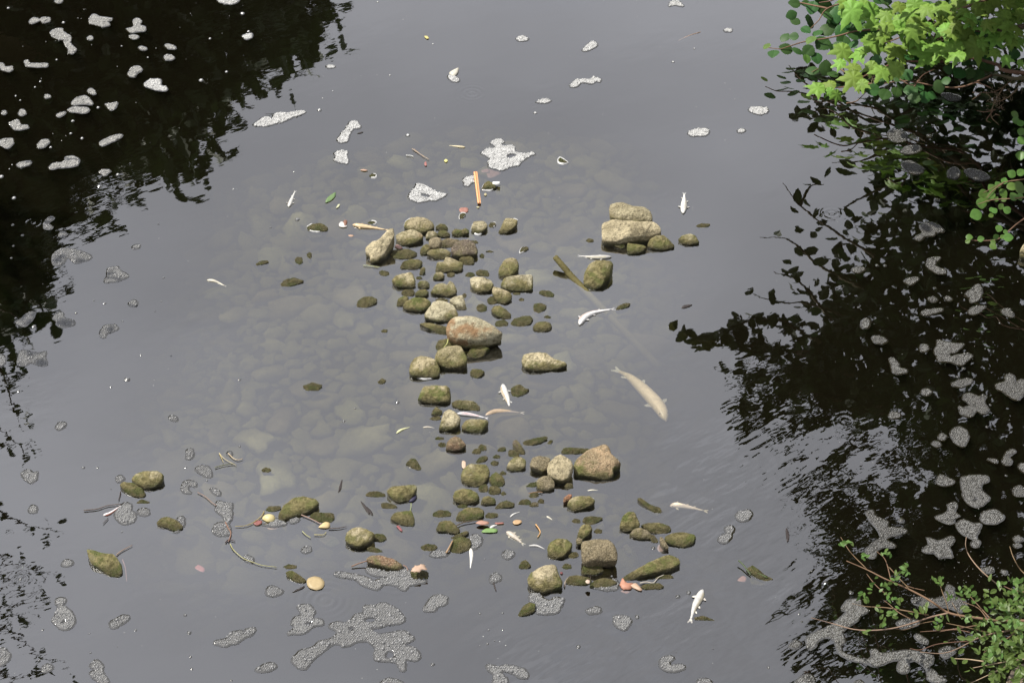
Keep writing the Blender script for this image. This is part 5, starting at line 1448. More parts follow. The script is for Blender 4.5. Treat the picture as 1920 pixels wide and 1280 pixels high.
stick('O', '1170,1115 1230,1155 1300,1198', .004, .003, (.45, .34, .24), 'longer of two crossed tan twigs')
stick('O', '1185,1118 1225,1150 1262,1180', .003, .002, (.42, .32, .2), 'shorter of two crossed tan twigs')
stick('O', '1125,1165 1165,1168 1180,1175', .005, .004, (.75, .75, .7), 'white splinter by the crossed twigs')
stick('H', '1250,305 1330,268 1415,240', .005, .003, (.45, .27, .18), 'long thin reddish twig in the far open water', z0=-.004, z1=.003)
stick('C', '80,840 140,815 205,795', .007, .006, (.22, .13, .09), 'brown twig poking out left of the long reddish stone', z0=.01, z1=.03)
stick('C', '485,830 510,845 520,870', .005, .003, (.30, .17, .12), 'short reddish twig at the right end of the reddish stone')
stick('C', '900,520 960,495 1050,480 1110,478', .006, .004, (.10, .07, .05), 'dark twig along the foot of the flat olive stone', z0=.012, z1=.012)
stick('C', '180,675 220,655 255,625', .005, .004, (.10, .08, .06), 'dark twig against the white-capped stone', z0=.02, z1=.03)
stick('C', '545,345 545,375 538,410', .004, .003, (.35, .42, .18), 'thin green stem between two mossy stones')
stick('C', '1520,510 1545,545 1555,575 1535,610', .007, .005, (.62, .38, .16), 'curved orange brown twig like a hook', mark='orange hooked twig')
stick('E', '130,520 200,508 240,512', .006, .005, (.22, .14, .08), 'brown twig below the round brown stone', z0=.01, z1=.01)
stick('L', '960,530 1010,522 1060,528 1095,490 1140,468', .006, .004, (.45, .40, .34), 'pale bent twig below the mossy ridge')
stick('L', '590,480 588,500', .004, .003, DRK, 'tiny dark twig between mossy stones')
stick('L', '395,560 400,520 420,490', .006, .005, (.42, .36, .28), 'pale twig upright between pale block and mossy stone')
stick('L', '1700,360 1740,400 1770,440 1790,470', .008, .007, (.06, .08, .03), 'dark weedy twig leading to the green submerged stone', z0=.03, z1=.01)
stick('L', '1790,450 1850,460 1915,490', .007, .006, (.07, .10, .03), 'dark weedy twig lying over the green submerged stone', z0=.012, z1=.01)
stick('C', '820,735 840,700 870,640', .012, .008, (.32, .20, .12), 'brown strip of bark against a mossy stone', z0=.01, z1=.03)

# ------------------------------------------------------------------ leaves on branches
def leaf_mesh(name, outline, mat, fold=.12, cup=.10, ribs=0):
    """outline of the right half, from stalk (0,0) to tip (0,1)"""
    half = np.array(outline, float)
    n = len(half)
    V, F = [], []
    mid = [(0, y, cup * (y - y * y) - (.012 if ribs and i % 2 else 0)) for i, (x, y) in enumerate(half)]
    for side in (1, -1):
        k = len(V)
        for i, (x, y) in enumerate(half):
            V.append(mid[i])
        for i, (x, y) in enumerate(half):
            V.append((side * x * .55, y, mid[i][2] + fold * x * .5 + (ribs * (.02 if i % 2 else -.02))))
        for i, (x, y) in enumerate(half):
            V.append((side * x, y + x * .06, mid[i][2] + fold * x * .7 - cup * x * x * 1.5))
        for i in range(n - 1):
            for a_ in (0, 1):
                q = (k + a_ * n + i, k + (a_ + 1) * n + i, k + (a_ + 1) * n + i + 1, k + a_ * n + i + 1)
                F.append(q if side > 0 else q[::-1])
    me = bpy.data.meshes.new(name)
    me.from_pydata(V, [], F)
    me.polygons.foreach_set('use_smooth', [True] * len(F))
    me.materials.append(mat)
    return me
def round_half(n=11, w=.46, jag=.025, p=.8):
    return [(max(0, w * math.sin(math.pi * min(1, t ** p)) ** .75 + (jag if i % 2 else -jag) * (0 < i < n - 1)), t) for i, t in enumerate(np.linspace(0, 1, n))]
ALD = [leaf_mesh('leaf', round_half(13, .45, .012), M_ALDER, .15, .12, 1), leaf_mesh('leaf', round_half(13, .42, .012, .9), M_ALDER, .05, .22, 1), leaf_mesh('leaf', round_half(13, .46, .01, .75), M_ALDER, .25, .05, 1)]
ALDP = [leaf_mesh('leaf', round_half(13, .48, .008, .85), M_ALDER2, .12, .12, 0), leaf_mesh('leaf', round_half(13, .44, .008, .8), M_ALDER2, .2, .08, 0)]
SHR = [leaf_mesh('leaf', round_half(7, .27, 0, 1.25), M_SHRUB, .15, .15), leaf_mesh('leaf', round_half(7, .22, 0, 1.1), M_SHRUB, .25, .1)]
def plane_half(seed):
    r = random.Random(seed)
    # a lobed, toothed palm: radius by angle from the stalk end, converted to x,y
    lobes = [(0, .60), (.95, .58), (1.80, .44)]
    pts = []
    for i in range(25):
        a = math.pi * i / 24                                  # 0 = tip, pi = stalk
        rad = .31
        for la, lr in lobes:
            rad = max(rad, lr * max(0, 1 - abs(a - la) / .64) ** .85 * (1 if la < 1.5 else .92))
        rad = max(rad, .20 + .08 * math.sin(a))
        rad *= 1 + (.075 if i % 2 else -.06) * (i not in (0, 24)) + r.uniform(-.04, .04)
        pts.append((rad * math.sin(a), .42 + rad * math.cos(a)))
    return pts
def plane_leaf_mesh(seed):
    pts = plane_half(seed)
    V, F = [(0, .42, .0)], []
    r = random.Random(seed + 5)
    droop = r.uniform(.25, .6)
    full = pts + [(-x, y) for x, y in pts[-2:0:-1]]
    def zz(x, y): 
        d = math.hypot(x, y - .42)
        a = math.atan2(x, y - .42)
        return -droop * d * d + .03 * math.cos(a * 6.83) * d * 2
    n = len(full)
    for sc_ in (.5, 1):
        for x, y in full:
            X, Y = x * sc_, .42 + (y - .42) * sc_
            V.append((X, Y, zz(X, Y)))
    for i in range(n):
        j = (i + 1) % n
        F.append((0, 1 + j, 1 + i)); F.append((1 + i, 1 + j, 1 + n + j, 1 + n + i))
    me = bpy.data.meshes.new('leaf')
    me.from_pydata(V, [], [f[::-1] for f in F])
    me.polygons.foreach_set('use_smooth', [True] * len(F))
    me.materials.append(M_PLANE)
    return me
PLN = [plane_leaf_mesh(i) for i in range(4)]
VIEW = np.array((0, -ca, sa))
def place_leaf(me, parent, p, size, ang, tilt=.5, roll=None, face=.55):
    """leaf centred near p, its tip pointing in direction ang as the photograph shows it; face: how far it turns from level towards the viewer's side"""
    up = UPV * (1 - face) + VIEW * face
    up = up + nrg.normal(0, tilt * .45, 3); up /= np.linalg.norm(up)
    d = np.array((math.cos(ang), math.sin(ang) * .8, math.sin(ang) * .35 - .15))
    d = d - up * (d @ up); d /= np.linalg.norm(d)
    x = np.cross(d, up)
    o = bpy.data.objects.new('leaf', me)
    COL.objects.link(o)
    M = Matrix(((x[0], d[0], up[0]), (x[1], d[1], up[1]), (x[2], d[2], up[2]))).to_4x4()
    loc = np.asarray(p) - d * size * .5
    o.parent = parent
    M = Matrix.Translation(Vector(loc) - parent.location) @ M @ Matrix.Scale(size, 4)
    o.matrix_local = M
    return o
def limb(name, f, s, z, r0, r1, mat, parent):
    pts = px(f, nums(s))
    zz = z if isinstance(z, (list, tuple)) else [z] * len(pts)
    if len(zz) != len(pts): zz = np.interp(np.linspace(0, 1, len(pts)), np.linspace(0, 1, len(zz)), zz)
    V, F = tube([P(x, y, h) - np.array(parent.location) for (x, y), h in zip(pts, zz)], r0, r1, 6)
    return mesh_obj(name, V, F, mat, parent)
def wlimb(name, pts, r0, r1, mat, parent, sides=8):
    V, F = tube([np.array(p, float) - np.array(parent.location) for p in pts], r0, r1, sides)
    return mesh_obj(name, V, F, mat, parent)

def leaf_cloud(name, C, size, mat, parent=None, flat=.35, stretch=1.25):
    """leaf-shaped faces (a folded hexagon) at points C"""
    C = np.asarray(C); n = len(C)
    up = nrg.normal(0, 1, (n, 3)) * flat + np.array((0, 0, 1.0)); up /= np.linalg.norm(up, axis=1)[:, None]
    d = nrg.normal(0, 1, (n, 3)); d -= up * (d * up).sum(1)[:, None]; d /= np.linalg.norm(d, axis=1)[:, None]
    x = np.cross(d, up)
    s = (size * nrg.uniform(.7, 1.25, n))[:, None]
    shape = [(0, -.5, 0), (.30, -.28, .05), (.36, .08, .07), (.18, .40, .04), (0, .55, -.03), (-.18, .40, .04), (-.36, .08, .07), (-.30, -.28, .05)]
    V = np.stack([C + s * (x * a + d * b * stretch + up * c) for a, b, c in shape], 1).reshape(-1, 3)
    k = np.arange(n)[:, None] * 8
    F = np.concatenate([k + np.array((0, 1, 2, 3)), k + np.array((0, 3, 4, 5)), k + np.array((0, 5, 6, 7))], 0)
    loc = np.array(parent.location) if parent is not None else np.zeros(3)
    return bulk(name, V - loc, F, mat, parent)

# plane tree: stands on the right bank beyond the frame, one bough reaches into view
plane = empty('plane_tree', (5.9, 5.2, .6))
tag(plane, 'plane tree whose pale green lobed leaves hang in the top right corner', 'tree')
wlimb('trunk', [(5.9, 5.2, -.2), (5.75, 5.1, 1.2), (5.9, 5.0, 3.2), (6.1, 5.2, 5.5)], .20, .09, M_BARK, plane)
limb('branch', 'r1', '2300,560 2050,520 1790,490 1740,450 1650,425 1550,405 1300,430 1060,430 830,520 690,600 500,600', [.7, .6, .5, .45, .42, .38, .33, .28, .22], .018, .004, M_TWIG, plane)
limb('branch', 'r1', '2300,-150 1900,-80 1550,40 1430,80 1300,130 1180,190 1060,260 950,300', [1.0, .85, .7, .6, .5, .42], .014, .004, M_TWIG, plane)
limb('branch', 'r1', '1550,40 1480,50 1300,75 1100,60 950,90 800,110', [.7, .62, .55, .5], .008, .003, M_TWIG, plane)
limb('branch', 'r1', '1650,425 1550,350 1450,300 1340,270', [.42, .46, .48], .007, .003, M_TWIG, plane)
limb('branch', 'r1', '2200,300 1900,250 1780,210 1650,200', [.8, .7, .62], .010, .003, M_TWIG, plane)
wlimb('branch', [(5.75, 5.1, 1.2), tuple(P(*px('r1', [(2300, 560)])[0], .7))], .05, .018, M_BARK, plane, 6)
wlimb('branch', [(5.78, 5.1, 1.6), tuple(P(*px('r1', [(2300, -150)])[0], 1.0))], .045, .014, M_BARK, plane, 6)
PL = '735,90,190 870,90,150 960,110,120 1060,50,110 1160,110,170 1240,70,130 1340,60,150 1450,30,130 1455,130,110 1600,10,110 1720,20,110 870,160,110 1345,150,90 890,310,190 1040,350,170 1140,310,140 1250,370,190 1370,360,170 1490,270,170 1580,340,180 1450,390,120 660,360,140 770,380,120 640,440,90 740,470,110 860,470,100 930,500,130 1020,480,130 730,550,150 480,615,120 570,590,90 570,640,70 625,665,90 800,590,90 960,190,120 1060,200,120 1240,200,90 1650,190,120 1780,90,110 1860,120,110 1790,190,110 1880,210,110 1720,270,120 1640,300,90 1720,370,90 1800,420,80 1890,290,80 1560,150,90 1900,440,60 1680,60,100 1870,40,110 1100,150,130 1000,60,120 1300,300,120 1500,80,100 800,30,110 690,30,120 1200,250,110 950,260,120 1420,230,100'
for _ in range(34):
    PL += f' {rng.uniform(1050, 1918):.0f},{rng.triangular(-10, 400, 120):.0f},{rng.uniform(90, 140):.0f}'
for t in PL.split():
    x, y, d = map(float, t.split(','))
    qx, qy = px('r1', [(x, y)])[0]
    z = lerp(.24, .62, np.clip((x - 480) / 1100, 0, 1)) + (.18 if y < 250 else 0) + rng.uniform(-.03, .06)
    p = P(qx, qy, z)
    size = d / 3.69 * np.linalg.norm(P(qx + 1, qy, z) - p) * 1.42
    place_leaf(rng.choice(PLN), plane, p, size, rng.gauss(-1.9, .8), .5, face=.5)

# alder: right bank; dark leaves low over the water and the high boughs mirrored in it
alder = empty('alder_tree', (5.6, 3.2, .5))
tag(alder, 'alder whose dark round leaves droop over the river from the right bank', 'tree')
wlimb('trunk', [(5.6, 3.2, -.3), (5.5, 3.1, 1.5), (5.3, 3.4, 3.5), (5.2, 3.3, 6.2)], .17, .07, M_BARK, alder)
for s, z in (('1300,180 1000,200 770,215 650,245 560,265 400,290 300,320 230,340 150,330', [.5, .4, .33, .28, .22, .2, .18]), ('1700,520 1500,600 1330,600 1100,560 900,590', [.4, .33, .28, .22]),
             ('1000,-60 750,0 560,60 500,140 440,200', [.55, .45, .38, .32]), ('560,60 420,30 330,10', [.4, .35, .3]), ('700,-80 600,0 500,20', [.5, .45]), ('900,590 760,560 650,480 560,450 450,500', [.22, .2, .2])):
    limb('branch', 'r1', s, z, .009, .003, M_TWIG, alder)
wlimb('branch', [(5.5, 3.1, 1.5), tuple(P(*px('r1', [(2000, 160)])[0], .9)), tuple(P(*px('r1', [(1300, 180)])[0], .5))], .035, .009, M_BARK, alder, 6)
wlimb('branch', [(5.5, 3.1, 1.2), tuple(P(*px('r1', [(2100, 480)])[0], .7)), tuple(P(*px('r1', [(1700, 520)])[0], .4))], .03, .009, M_BARK, alder, 6)
wlimb('branch', [(5.4, 3.2, 2.0), tuple(P(*px('r1', [(1700, -200)])[0], .9)), tuple(P(*px('r1', [(1000, -60)])[0], .55))], .03, .009, M_BARK, alder, 6)
AL = '330,25,80 310,105,75 335,150,70 410,30,70 455,55,90 435,150,110 540,60,110 410,210,70 555,210,110 265,262,75 325,255,65 445,280,80 525,305,120 665,290,100 740,240,100 270,340,90 350,355,80 425,355,90 140,322,55 185,375,80 415,410,65 485,405,80 455,490,90 545,470,100 595,515,80 650,220,90 710,200,90 620,110,110 740,310,80 870,625,95 955,655,95 1035,640,80 1060,600,70 1135,625,95 1190,605,80 1160,680,85 1230,675,90 1280,660,70 1330,600,90 1115,520,80 920,570,70 1470,510,95 1545,510,80 1605,520,80 1620,460,70 1520,430,70 1680,470,70 840,190,80 560,110,80 600,150,100 505,20,90 640,40,80 700,120,90 780,170,80 490,230,80 600,340,80 690,180,90 1050,540,80 1380,560,70 900,420,80 1250,450,80 1180,420,80 1400,480,80 1000,420,90 1600,400,80 1750,330,90 1850,380,80 1780,150,80 1580,250,80 820,250,90'
for _ in range(70):
    AL += f' {rng.triangular(560, 1900, 1500):.0f},{rng.uniform(0, 440):.0f},{rng.uniform(75, 105):.0f}'
for i, t in enumerate(AL.split()):
    x, y, d = map(float, t.split(','))
    qx, qy = px('r1', [(x, y)])[0]
    z = lerp(.16, .36, np.clip((x - 150) / 1200, 0, 1)) + (.10 if y < 150 else 0) + rng.uniform(-.03, .05)
    p = P(qx, qy, z)
    size = d / 3.69 * np.linalg.norm(P(qx + 1, qy, z) - p) * 1.15
    place_leaf(rng.choice(ALDP if (x, y) in ((140, 322), (445, 280), (415, 410)) else ALD), alder, p, size, rng.choice((rng.gauss(3.3, .7), rng.gauss(-1.8, .6))), .55, face=.45)
# the paler sprig at the right edge and below it
sprig = empty('alder_sapling', (5.0, 1.2, .3))
tag(sprig, 'young alder whose small light green leaves poke in at the right edge', 'sapling')
wlimb('stem', [(5.0, 1.2, -.1), (4.9, 1.15, .5), (4.75, 1.2, 1.1)], .02, .008, M_TWIG, sprig, 6)
for s, z in (('2300,150 2050,180 1900,210 1780,230 1640,300', [.7, .6, .5, .45]), ('2300,330 2050,320 1850,340 1700,350 1600,380', [.65, .5, .4]), ('2200,300 1920,480 1830,550 1760,610 1690,630 1570,630 1535,612', [.6, .4, .35, .3, .28]), ('1780,230 1700,290 1660,340', [.5, .45])):
    limb('branch', 'r2', s, z, .006, .0025, M_TWIG, sprig)
SP = '1895,45,70 1832,170,60 1895,160,55 1783,218,50 1738,245,48 1838,258,75 1695,268,60 1635,310,65 1690,320,60 1775,305,65 1625,373,75 1665,345,45 1727,345,35 1780,345,40 1845,327,60 1895,275,70 1890,330,50 1585,452,82 1695,418,35 1715,425,40 1760,395,45 1800,420,55 1690,458,35 1745,548,50 1540,608,45 1530,637,35 1620,620,45 1725,605,40 1705,640,35 1705,672,50 1770,605,35 1810,610,65 1790,570,30 1880,250,60 1900,-60,60 1860,-200,50 1895,-180,50 1855,-240,55 1900,-120,55'
for t in SP.split():
    x, y, d = map(float, t.split(','))
    qx, qy = px('r2', [(x, y)])[0]
    z = lerp(.30, .52, (x - 1530) / 380) + rng.uniform(-.02, .04)
    p = P(qx, qy, z)
    size = d / 3.69 * np.linalg.norm(P(qx + 1, qy, z) - p) * 1.12
    place_leaf(rng.choice(ALDP), sprig, p, size, rng.uniform(0, 6.28), .3, face=.75)

# flood debris caught in the boughs
db = empty('debris_tangle', tuple(P(*px('r1', [(1860, 560)])[0], .5)))
tag(db, 'tangle of dry roots and straw snagged on the boughs at top right', 'debris')
for s in ('1990,560 1870,540 1780,600 1700,640 1560,640', '1780,600 1720,700 1690,800 1745,865', '1720,760 1650,775 1590,765', '1690,610 1620,580 1555,570', '1870,620 1800,680 1720,700 1660,640', '1700,770 1660,830 1690,850', '1720,790 1750,800', '1620,650 1560,690',
          '690,715 760,700 820,640 830,590', '1060,550 1150,590 1220,520 1300,480', '1160,600 1190,560', '1300,210 1340,250 1400,240', '1270,240 1330,270 1390,200'):
    z = .45 if '6' in s[:3] or s.startswith('1') else .25
    if s.startswith('690'): z = .22
    limb('root', 'r1', s, z, .0055, .0018, M_TWIG, db)
for (cx_, cy_, sx_, sy_, n_) in ((1870, 540, 60, 45, 110), (1720, 680, 40, 40, 60), (1310, 230, 45, 35, 40), (860, 560, 40, 20, 22), (1175, 570, 35, 25, 22)):
    VV = []
    for _ in range(n_):
        x, y = rng.gauss(cx_, sx_), rng.gauss(cy_, sy_)
        a, ln = rng.gauss(.2, .8), rng.uniform(15, 45)
        z = .46 if cx_ > 1250 else .24
        q0 = P(*px('r1', [(x, y)])[0], z + rng.uniform(-.04, .04)); q1 = P(*px('r1', [(x + ln * math.cos(a), y + ln * math.sin(a))])[0], z + rng.uniform(-.05, .05))
        VV.append(tube([q0 - np.array(db.location), (q0 + q1) / 2 + nrg.normal(0, .006, 3) - np.array(db.location), q1 - np.array(db.location)], .0017, .001, 3, 4))
    o = mesh_obj('straw', *join(VV), M_DRYTWIG, db); o['kind'] = 'stuff'

# twiggy shrub, lower right
shrub = empty('twiggy_shrub', tuple(P(2010, 1190, .1)))
tag(shrub, 'twiggy shrub with small green leaves and bare pale shoots in the bottom right corner', 'shrub')
SH = [('2150,880 1918,850 1750,850 1600,830 1400,795 1270,710 1130,635 960,560 830,495 690,435', .010, .0025), ('1400,795 1270,825 1150,865 1020,900 880,915 740,908 600,870 445,828', .006, .002), ('1260,810 1100,780 960,758 820,750 730,730', .004, .0015), ('1140,840 1050,790 980,730 950,710', .003, .0015),
      ('1000,695 900,610 830,525', .003, .0015), ('1130,635 1060,560 980,475', .003, .0015), ('1000,575 960,430 900,370', .003, .0015), ('1760,620 1620,500 1540,400 1515,330 1520,270', .004, .002), ('2100,640 1918,520 1850,420 1820,335', .004, .002),
      ('2150,830 1918,890 1800,920 1690,940 1600,970 1540,1000 1440,1050 1340,1075 1200,1065', .006, .002), ('1540,990 1400,1000 1300,1015 1200,1050 1130,1040', .003, .0015), ('1640,1130 1530,1115 1420,1110', .004, .002), ('2150,1110 1918,1115 1750,1140 1565,1175', .005, .002), ('1850,1120 1780,1170 1680,1220 1540,1285', .005, .002),
      ('1690,935 1500,890 1380,865', .003, .0015), ('1600,880 1400,910 1200,925', .003, .0015), ('2100,700 1918,650 1850,640 1780,610', .004, .002), ('830,490 740,400 700,350 650,270', .003, .0015), ('1550,930 1440,910 1330,925', .003, .0015), ('1230,640 1100,600 990,480', .002, .0012), ('1700,850 1600,740 1520,650', .004, .0015), ('1400,795 1380,720 1350,640 1330,560', .003, .0015),
      ('1300,850 1200,870 1100,910 1030,905', .002, .0012), ('1900,870 1820,960 1720,1010 1640,1070', .004, .0015), ('2100,1180 1950,1200 1860,1240', .004, .002), ('1480,830 1420,720', .002, .0012), ('1240,820 1210,760', .002, .0012), ('1660,830 1600,760 1500,720', .003, .0015)]
for s, r0, r1 in SH:
    pts = nums(s)
    zz = [lerp(.20, .46, np.clip((x - 450) / 1500, 0, 1)) + .04 * math.sin(x * .01 + y * .02) for x, y in pts]
    limb('shoot', 'r4', s, zz, r0, r1, M_DRYTWIG if ('445,828' in s or '1200,1065' in s or '1520,270' in s or '1420,1110' in s or '1565' in s or '1285' in s) else M_TWIG, shrub)
CL = '670,300,8 800,400,6 960,380,8 1080,490,14 1040,560,6 960,610,8 870,600,4 820,690,9 1000,690,6 900,770,4 1010,790,10 960,850,6 1330,860,10 1350,830,4 1330,570,8 1440,700,5 1520,650,14 1590,690,9 1760,600,5 1700,740,8 1780,740,13 1860,660,12 1850,570,8 1900,740,12 1640,870,6 1520,860,4 1740,900,10 1820,850,13 1900,880,10 1560,960,8 1690,1050,12 1660,1110,9 1720,1080,8 1740,990,8 1800,1010,8 1880,950,8 1840,1150,13 1880,1220,12 1780,1210,9 1700,1260,9 1900,1100,8 1140,800,3 820,935,2 1210,750,4 1050,690,3'
cnt = 0
over = []
for t in CL.split():
    x, y, n_ = map(float, t.split(','))
    for _ in range(int(n_)):
        X, Y = rng.gauss(x, 24), rng.gauss(y, 22)
        qx, qy = px('r4', [(X, Y)])[0]
        z = lerp(.22, .50, np.clip((X - 450) / 1500, 0, 1)) + rng.uniform(-.03, .05)
        p = P(qx, qy, z)
        size = rng.uniform(32, 50) * (1.25 if X > 1650 else 1) / 3.69 * np.linalg.norm(P(qx + 1, qy, z) - p)
        if cnt < 296:
            place_leaf(rng.choice(SHR), shrub, p, size, rng.uniform(0, 6.28), .6, face=.6); cnt += 1
        else:
            over.append(p)
for _ in range(260):
    X, Y = 1930 - abs(rng.gauss(0, 190)), rng.choice((rng.gauss(1130, 90), rng.gauss(760, 90), rng.gauss(950, 110)))
    over.append(P(*px('r4', [(X, Y)])[0], .42 + rng.uniform(-.1, .06)))
if over:
    o = leaf_cloud('leaves', over, .035, M_SHRUB, shrub, .5); o['kind'] = 'stuff'

# ------------------------------------------------------------------ high foliage, seen only mirrored in the river
def poly_samples(poly, n):
    poly = [tuple(map(float, q)) for q in poly]
    xs_ = [q[0] for q in poly]; ys_ = [q[1] for q in poly]
    out = []
    while len(out) < n:
        X = nrg.uniform(min(xs_), max(xs_), n * 2); Y = nrg.uniform(min(ys_), max(ys_), n * 2)
        ok = poly_dist(X, Y, poly) > 0
        out += list(zip(X[ok], Y[ok]))
    return out[:n]
def hmin(x, y):
    return max(.5, (y + 60) / 390.0)           # high enough to stand outside the frame
def clear_sun(C):
    """drops unseen crown leaves that would keep the sun off the plane leaves"""
    s = C - SUN_N * ((C[:, 2:3] - .5) / SUN_N[2])
    x, y = proj(s)
    hit = (x > 1500) & (x < 1830) & (y > -60) & (y < 190)
    return C[~(hit & (nrg.random(len(C)) < .9))]  # gap in the unseen crown made to let sunlight in
SUN_N = np.array(SUN)
def mirrored(poly, n, per, spread, hspan, mat, name, parent, size, extra=0, flat=.5):
    C = []
    for x, y in poly_samples(poly, n):
        h = hmin(x, y) + extra + rng.uniform(0, hspan)
        c = RF(x, y, h)
        C.append(c + nrg.normal(0, 1, (per, 3)) * spread)
    C = np.vstack(C)
    C = C[(C[:, 2] > .35) & ~in_frame(C, 60)]
    C = clear_sun(C)
    return leaf_cloud(name, C, size, mat, parent, flat)
DENSE_R = nums('1640,150 1700,220 1680,300 1640,420 1600,520 1560,600 1520,640 1480,700 1560,740 1640,760 1700,800 1740,880 1720,960 1690,1020 1640,1090 1600,1150 1620,1230 1700,1290 1990,1300 2010,120')
mirrored(DENSE_R, 430, 26, (.13, .13, .10), 1.2, M_CROWN, 'crown', alder, .095)
MID_R = nums('1500,170 1560,260 1610,250 1590,360 1500,470 1440,560 1400,600 1380,690 1400,740 1500,760 1600,780 1650,820 1600,900 1560,960 1600,1000 1570,1060 1560,1130 1640,1180 1720,1000 1700,850 1600,760 1560,680 1640,480 1700,260')
mirrored(MID_R, 110, 12, (.10, .10, .06), .7, M_CROWN, 'crown', alder, .09)
def hanging(parent, s, h0, h1, leaves, size, mat, spread=.05):
    """a bough given by its mirror image: twig plus alternate leaves"""
    pts = nums(s)
    q = [RF(x, y, max(hmin(x, y), lerp(h0, h1, i / max(1, len(pts) - 1)))) for i, (x, y) in enumerate(pts)]
    V, F = tube([p_ - np.array(parent.location) for p_ in q], .014, .003, 5)
    mesh_obj('branch', V, F, M_BARK, parent)
    c = open_curve(q, leaves)
    c = c[int(leaves * .12):]
    C = c + nrg.normal(0, 1, c.shape) * spread * np.array((1, 1, .7))
    C = C[~in_frame(C, 30)]
    return clear_sun(C)
CC = []
for s in ('1640,480 1560,430 1500,385 1468,342', '1500,385 1520,350 1545,345', '1620,540 1540,500 1480,450 1425,445', '1600,600 1520,570 1460,565 1412,553', '1560,600 1500,530 1450,510', '1540,640 1460,600 1390,605 1330,640 1282,625', '1520,660 1440,650 1390,640 1370,610',
          '1600,700 1500,690 1420,700 1360,685', '1580,740 1480,740 1420,765 1375,775', '1660,760 1560,770 1480,790', '1700,260 1620,300 1560,305', '1720,200 1640,230 1570,190 1510,180', '1700,330 1600,380 1540,420', '1660,820 1580,860 1510,930', '1680,960 1600,960 1530,955', '1700,1040 1620,1030 1560,1010', '1660,1120 1590,1100 1555,1060', '1680,1200 1600,1180 1540,1150', '1640,1270 1560,1250 1510,1285',
          '1700,150 1620,140 1540,150 1500,130'):
    CC.append(hanging(alder, s, .6, .6, 58, .09, M_CROWN))
leaf_cloud('foliage', np.vstack(CC), .10, M_CROWN, alder, .5)

# left bank: a tall tree across the river and a nearer overhanging one
left = empty('willow_tree', (-9.2, 11.5, .8))
tag(left, 'tall leafy tree on the far left bank, seen as the dark reflection at top left', 'tree')
LP_ = nums('-260,-150 560,-150 585,0 600,40 560,90 480,110 430,130 400,150 405,190 375,215 360,250 345,300 320,310 270,285 240,280 200,300 150,330 130,350 90,400 60,470 50,560 0,600 -260,600')
def lefth(x, y): return 6.5
C = []
for x, y in poly_samples(LP_, 760):
    edge = poly_dist([x], [y], LP_)[0]
    h = rng.uniform(5.5, 9.0)
    c = RF(x, y, h)
    n_ = 34 if edge > 25 else 16
    C.append(c + nrg.normal(0, 1, (n_, 3)) * ((.32, .34, .34) if edge > 25 else (.16, .2, .26)))
C = np.vstack(C); C = C[~in_frame(C, 40)]
leaf_cloud('crown', C, .20, M_FAR, left, .7, 1.5)
tp = RF(60, 120, 5.5)
wlimb('trunk', [(-9.2, 11.5, -.2), (-9.4, 12.0, 2.5), tuple(tp), tuple(RF(150, 200, 7))], .30, .12, M_BARK, left)
for e_ in ((350, 60, 7), (260, 230, 7), (-60, 300, 6.5), (480, 40, 7.5)):
    wlimb('branch', [(-9.4, 12.0, 2.8), tuple((np.array((-9.4, 12.0, 2.8)) + RF(*e_)) / 2 + np.array((0, 0, .6))), tuple(RF(*e_))], .12, .03, M_BARK, left, 6)
near = empty('overhanging_alder', (-7.6, 2.5, .5))
tag(near, 'alder on the left bank, mirrored as broken dark flecks along the left edge', 'tree')
wlimb('trunk', [(-7.6, 2.5, -.3), (-7.4, 2.5, 1.8), (-7.0, 2.4, 4.2), (-6.6, 2.6, 5.6)], .16, .06, M_BARK, near)
CC = []
for s in ('-120,620 -20,660 25,760 40,800', '-120,760 -30,790 30,830 50,860', '-120,800 -20,830 60,840', '-100,700 0,690 15,720', '-120,1000 -20,1040 60,1060 115,1080', '-120,1060 0,1070 70,1090', '-120,1040 -10,1110 50,1120 90,1130', '-120,1180 0,1180 80,1235 130,1250', '-100,1240 30,1270 75,1265', '-120,1130 20,1150 60,1170', '-120,930 0,960 60,985 120,1000', '-100,560 0,580 40,600'):
    CC.append(hanging(near, s, .6, .6, 15, .09, M_CROWN, .06))
leaf_cloud('foliage', np.vstack(CC), .06, M_CROWN, near, .8)
mirrored(nums('-420,620 -230,620 -230,1290 -420,1290'), 30, 20, (.15, .15, .1), 1.0, M_CROWN, 'crown', near, .08)

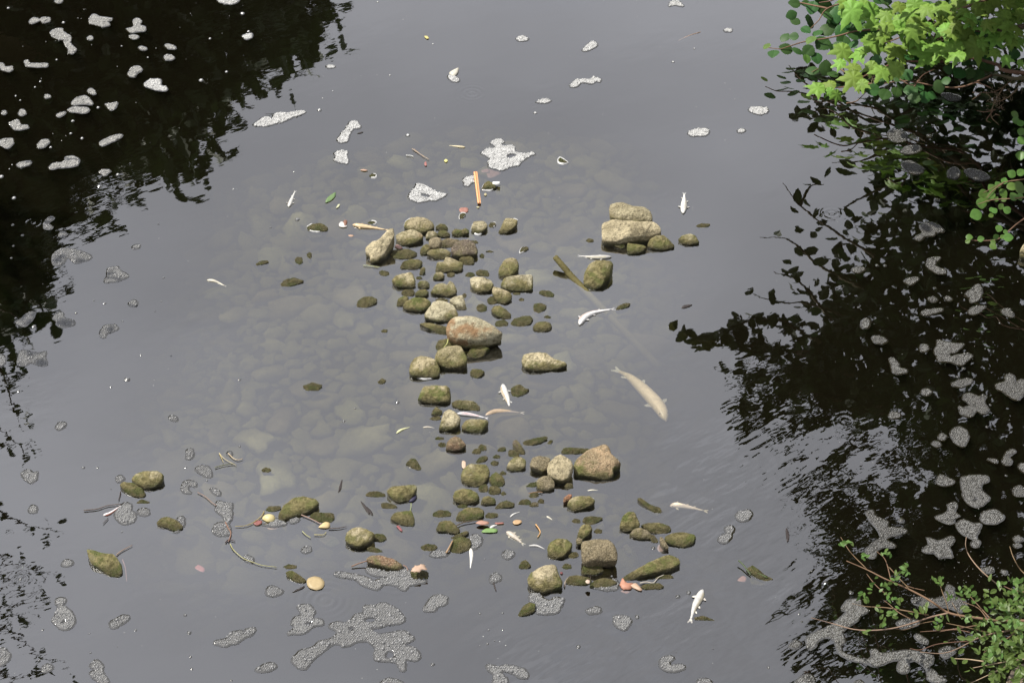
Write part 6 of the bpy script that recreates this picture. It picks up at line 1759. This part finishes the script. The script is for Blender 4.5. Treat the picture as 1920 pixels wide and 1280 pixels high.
# ------------------------------------------------------------------ labels: look first, then where among its neighbours
def direction(dx, dy):
    a = math.degrees(math.atan2(-dy, dx)) % 360
    if 55 <= a < 125: return 'above'
    if 235 <= a < 305: return 'below'
    return 'right of' if a < 55 or a >= 305 else 'left of'
buckets = {}
used = {}
MK = [(m, c) for m, c in MARKS]
for it in ITEMS:
    o, desc, c, cat, group, mark = it
    if mark or cat in ('leaf', 'twig', 'dead fish', 'log', 'stick', 'shell', 'plastic tube', 'wood chip') or (desc.count(' ') > 4 and 'crescent' not in desc and cat == 'stone'):
        if desc not in used:
            used[desc] = o
            tag(o, desc, cat, group)
            continue
    m, mc = min(MK, key=lambda t: (t[1][0] - c[0]) ** 2 + (t[1][1] - c[1]) ** 2 * 1.4 + (1e9 if mark == t[0] else 0))
    d = direction(c[0] - mc[0], c[1] - mc[1])
    if 'crescent' in desc:
        m, mc = min(MK, key=lambda t: (t[1][0] - c[0]) ** 2 + (t[1][1] - c[1]) ** 2)
        if math.dist(c, mc) < 3:
            l = f'thin white crescent of foam caught against the {m}'
            if l not in used:
                used[l] = o; tag(o, l, cat, group); continue
    dist = math.hypot(c[0] - mc[0], c[1] - mc[1])
    buckets.setdefault((desc, d, m), []).append((dist, o, cat, group, c))
ORD = ['nearest', 'second nearest', 'third nearest', 'fourth nearest', 'fifth nearest', 'sixth nearest', 'seventh nearest', 'eighth nearest']
for (desc, d, m), lst in buckets.items():
    lst.sort(key=lambda t: t[0])
    for i, (dist, o, cat, group, c) in enumerate(lst):
        if i > 7:
            tag(o, 'one of many faint silty stones on the murky riverbed', cat, group)
            continue
        near_ = 'just ' if dist < 60 else ''
        l = f'{desc} {near_}{d} the {m}' if len(lst) == 1 else f'{ORD[min(i, 7)]} {desc} {d} the {m}'
        while l in used: l = 'other ' + l
        if len(l.split()) > 16 and desc.startswith('faint'): l = l.replace('faint silty stone on the riverbed', 'faint drowned stone')
        if len(l.split()) > 16: l = l.replace('small narrow upright', 'narrow').replace(' against a stone', '')
        if len(l.split()) > 16: print('LONG', len(l.split()), l)
        if l.startswith('other'): print('OTHER', l)
        used[l] = o
        tag(o, l, cat, group)
ground['label'] = 'silty riverbed and earth banks'
water['label'] = 'still murky grey river water'

for o in bpy.data.objects:
    if o.parent is None and o.get('label') and len(o['label'].split()) < 4: print('SHORT', o.name, o['label'])
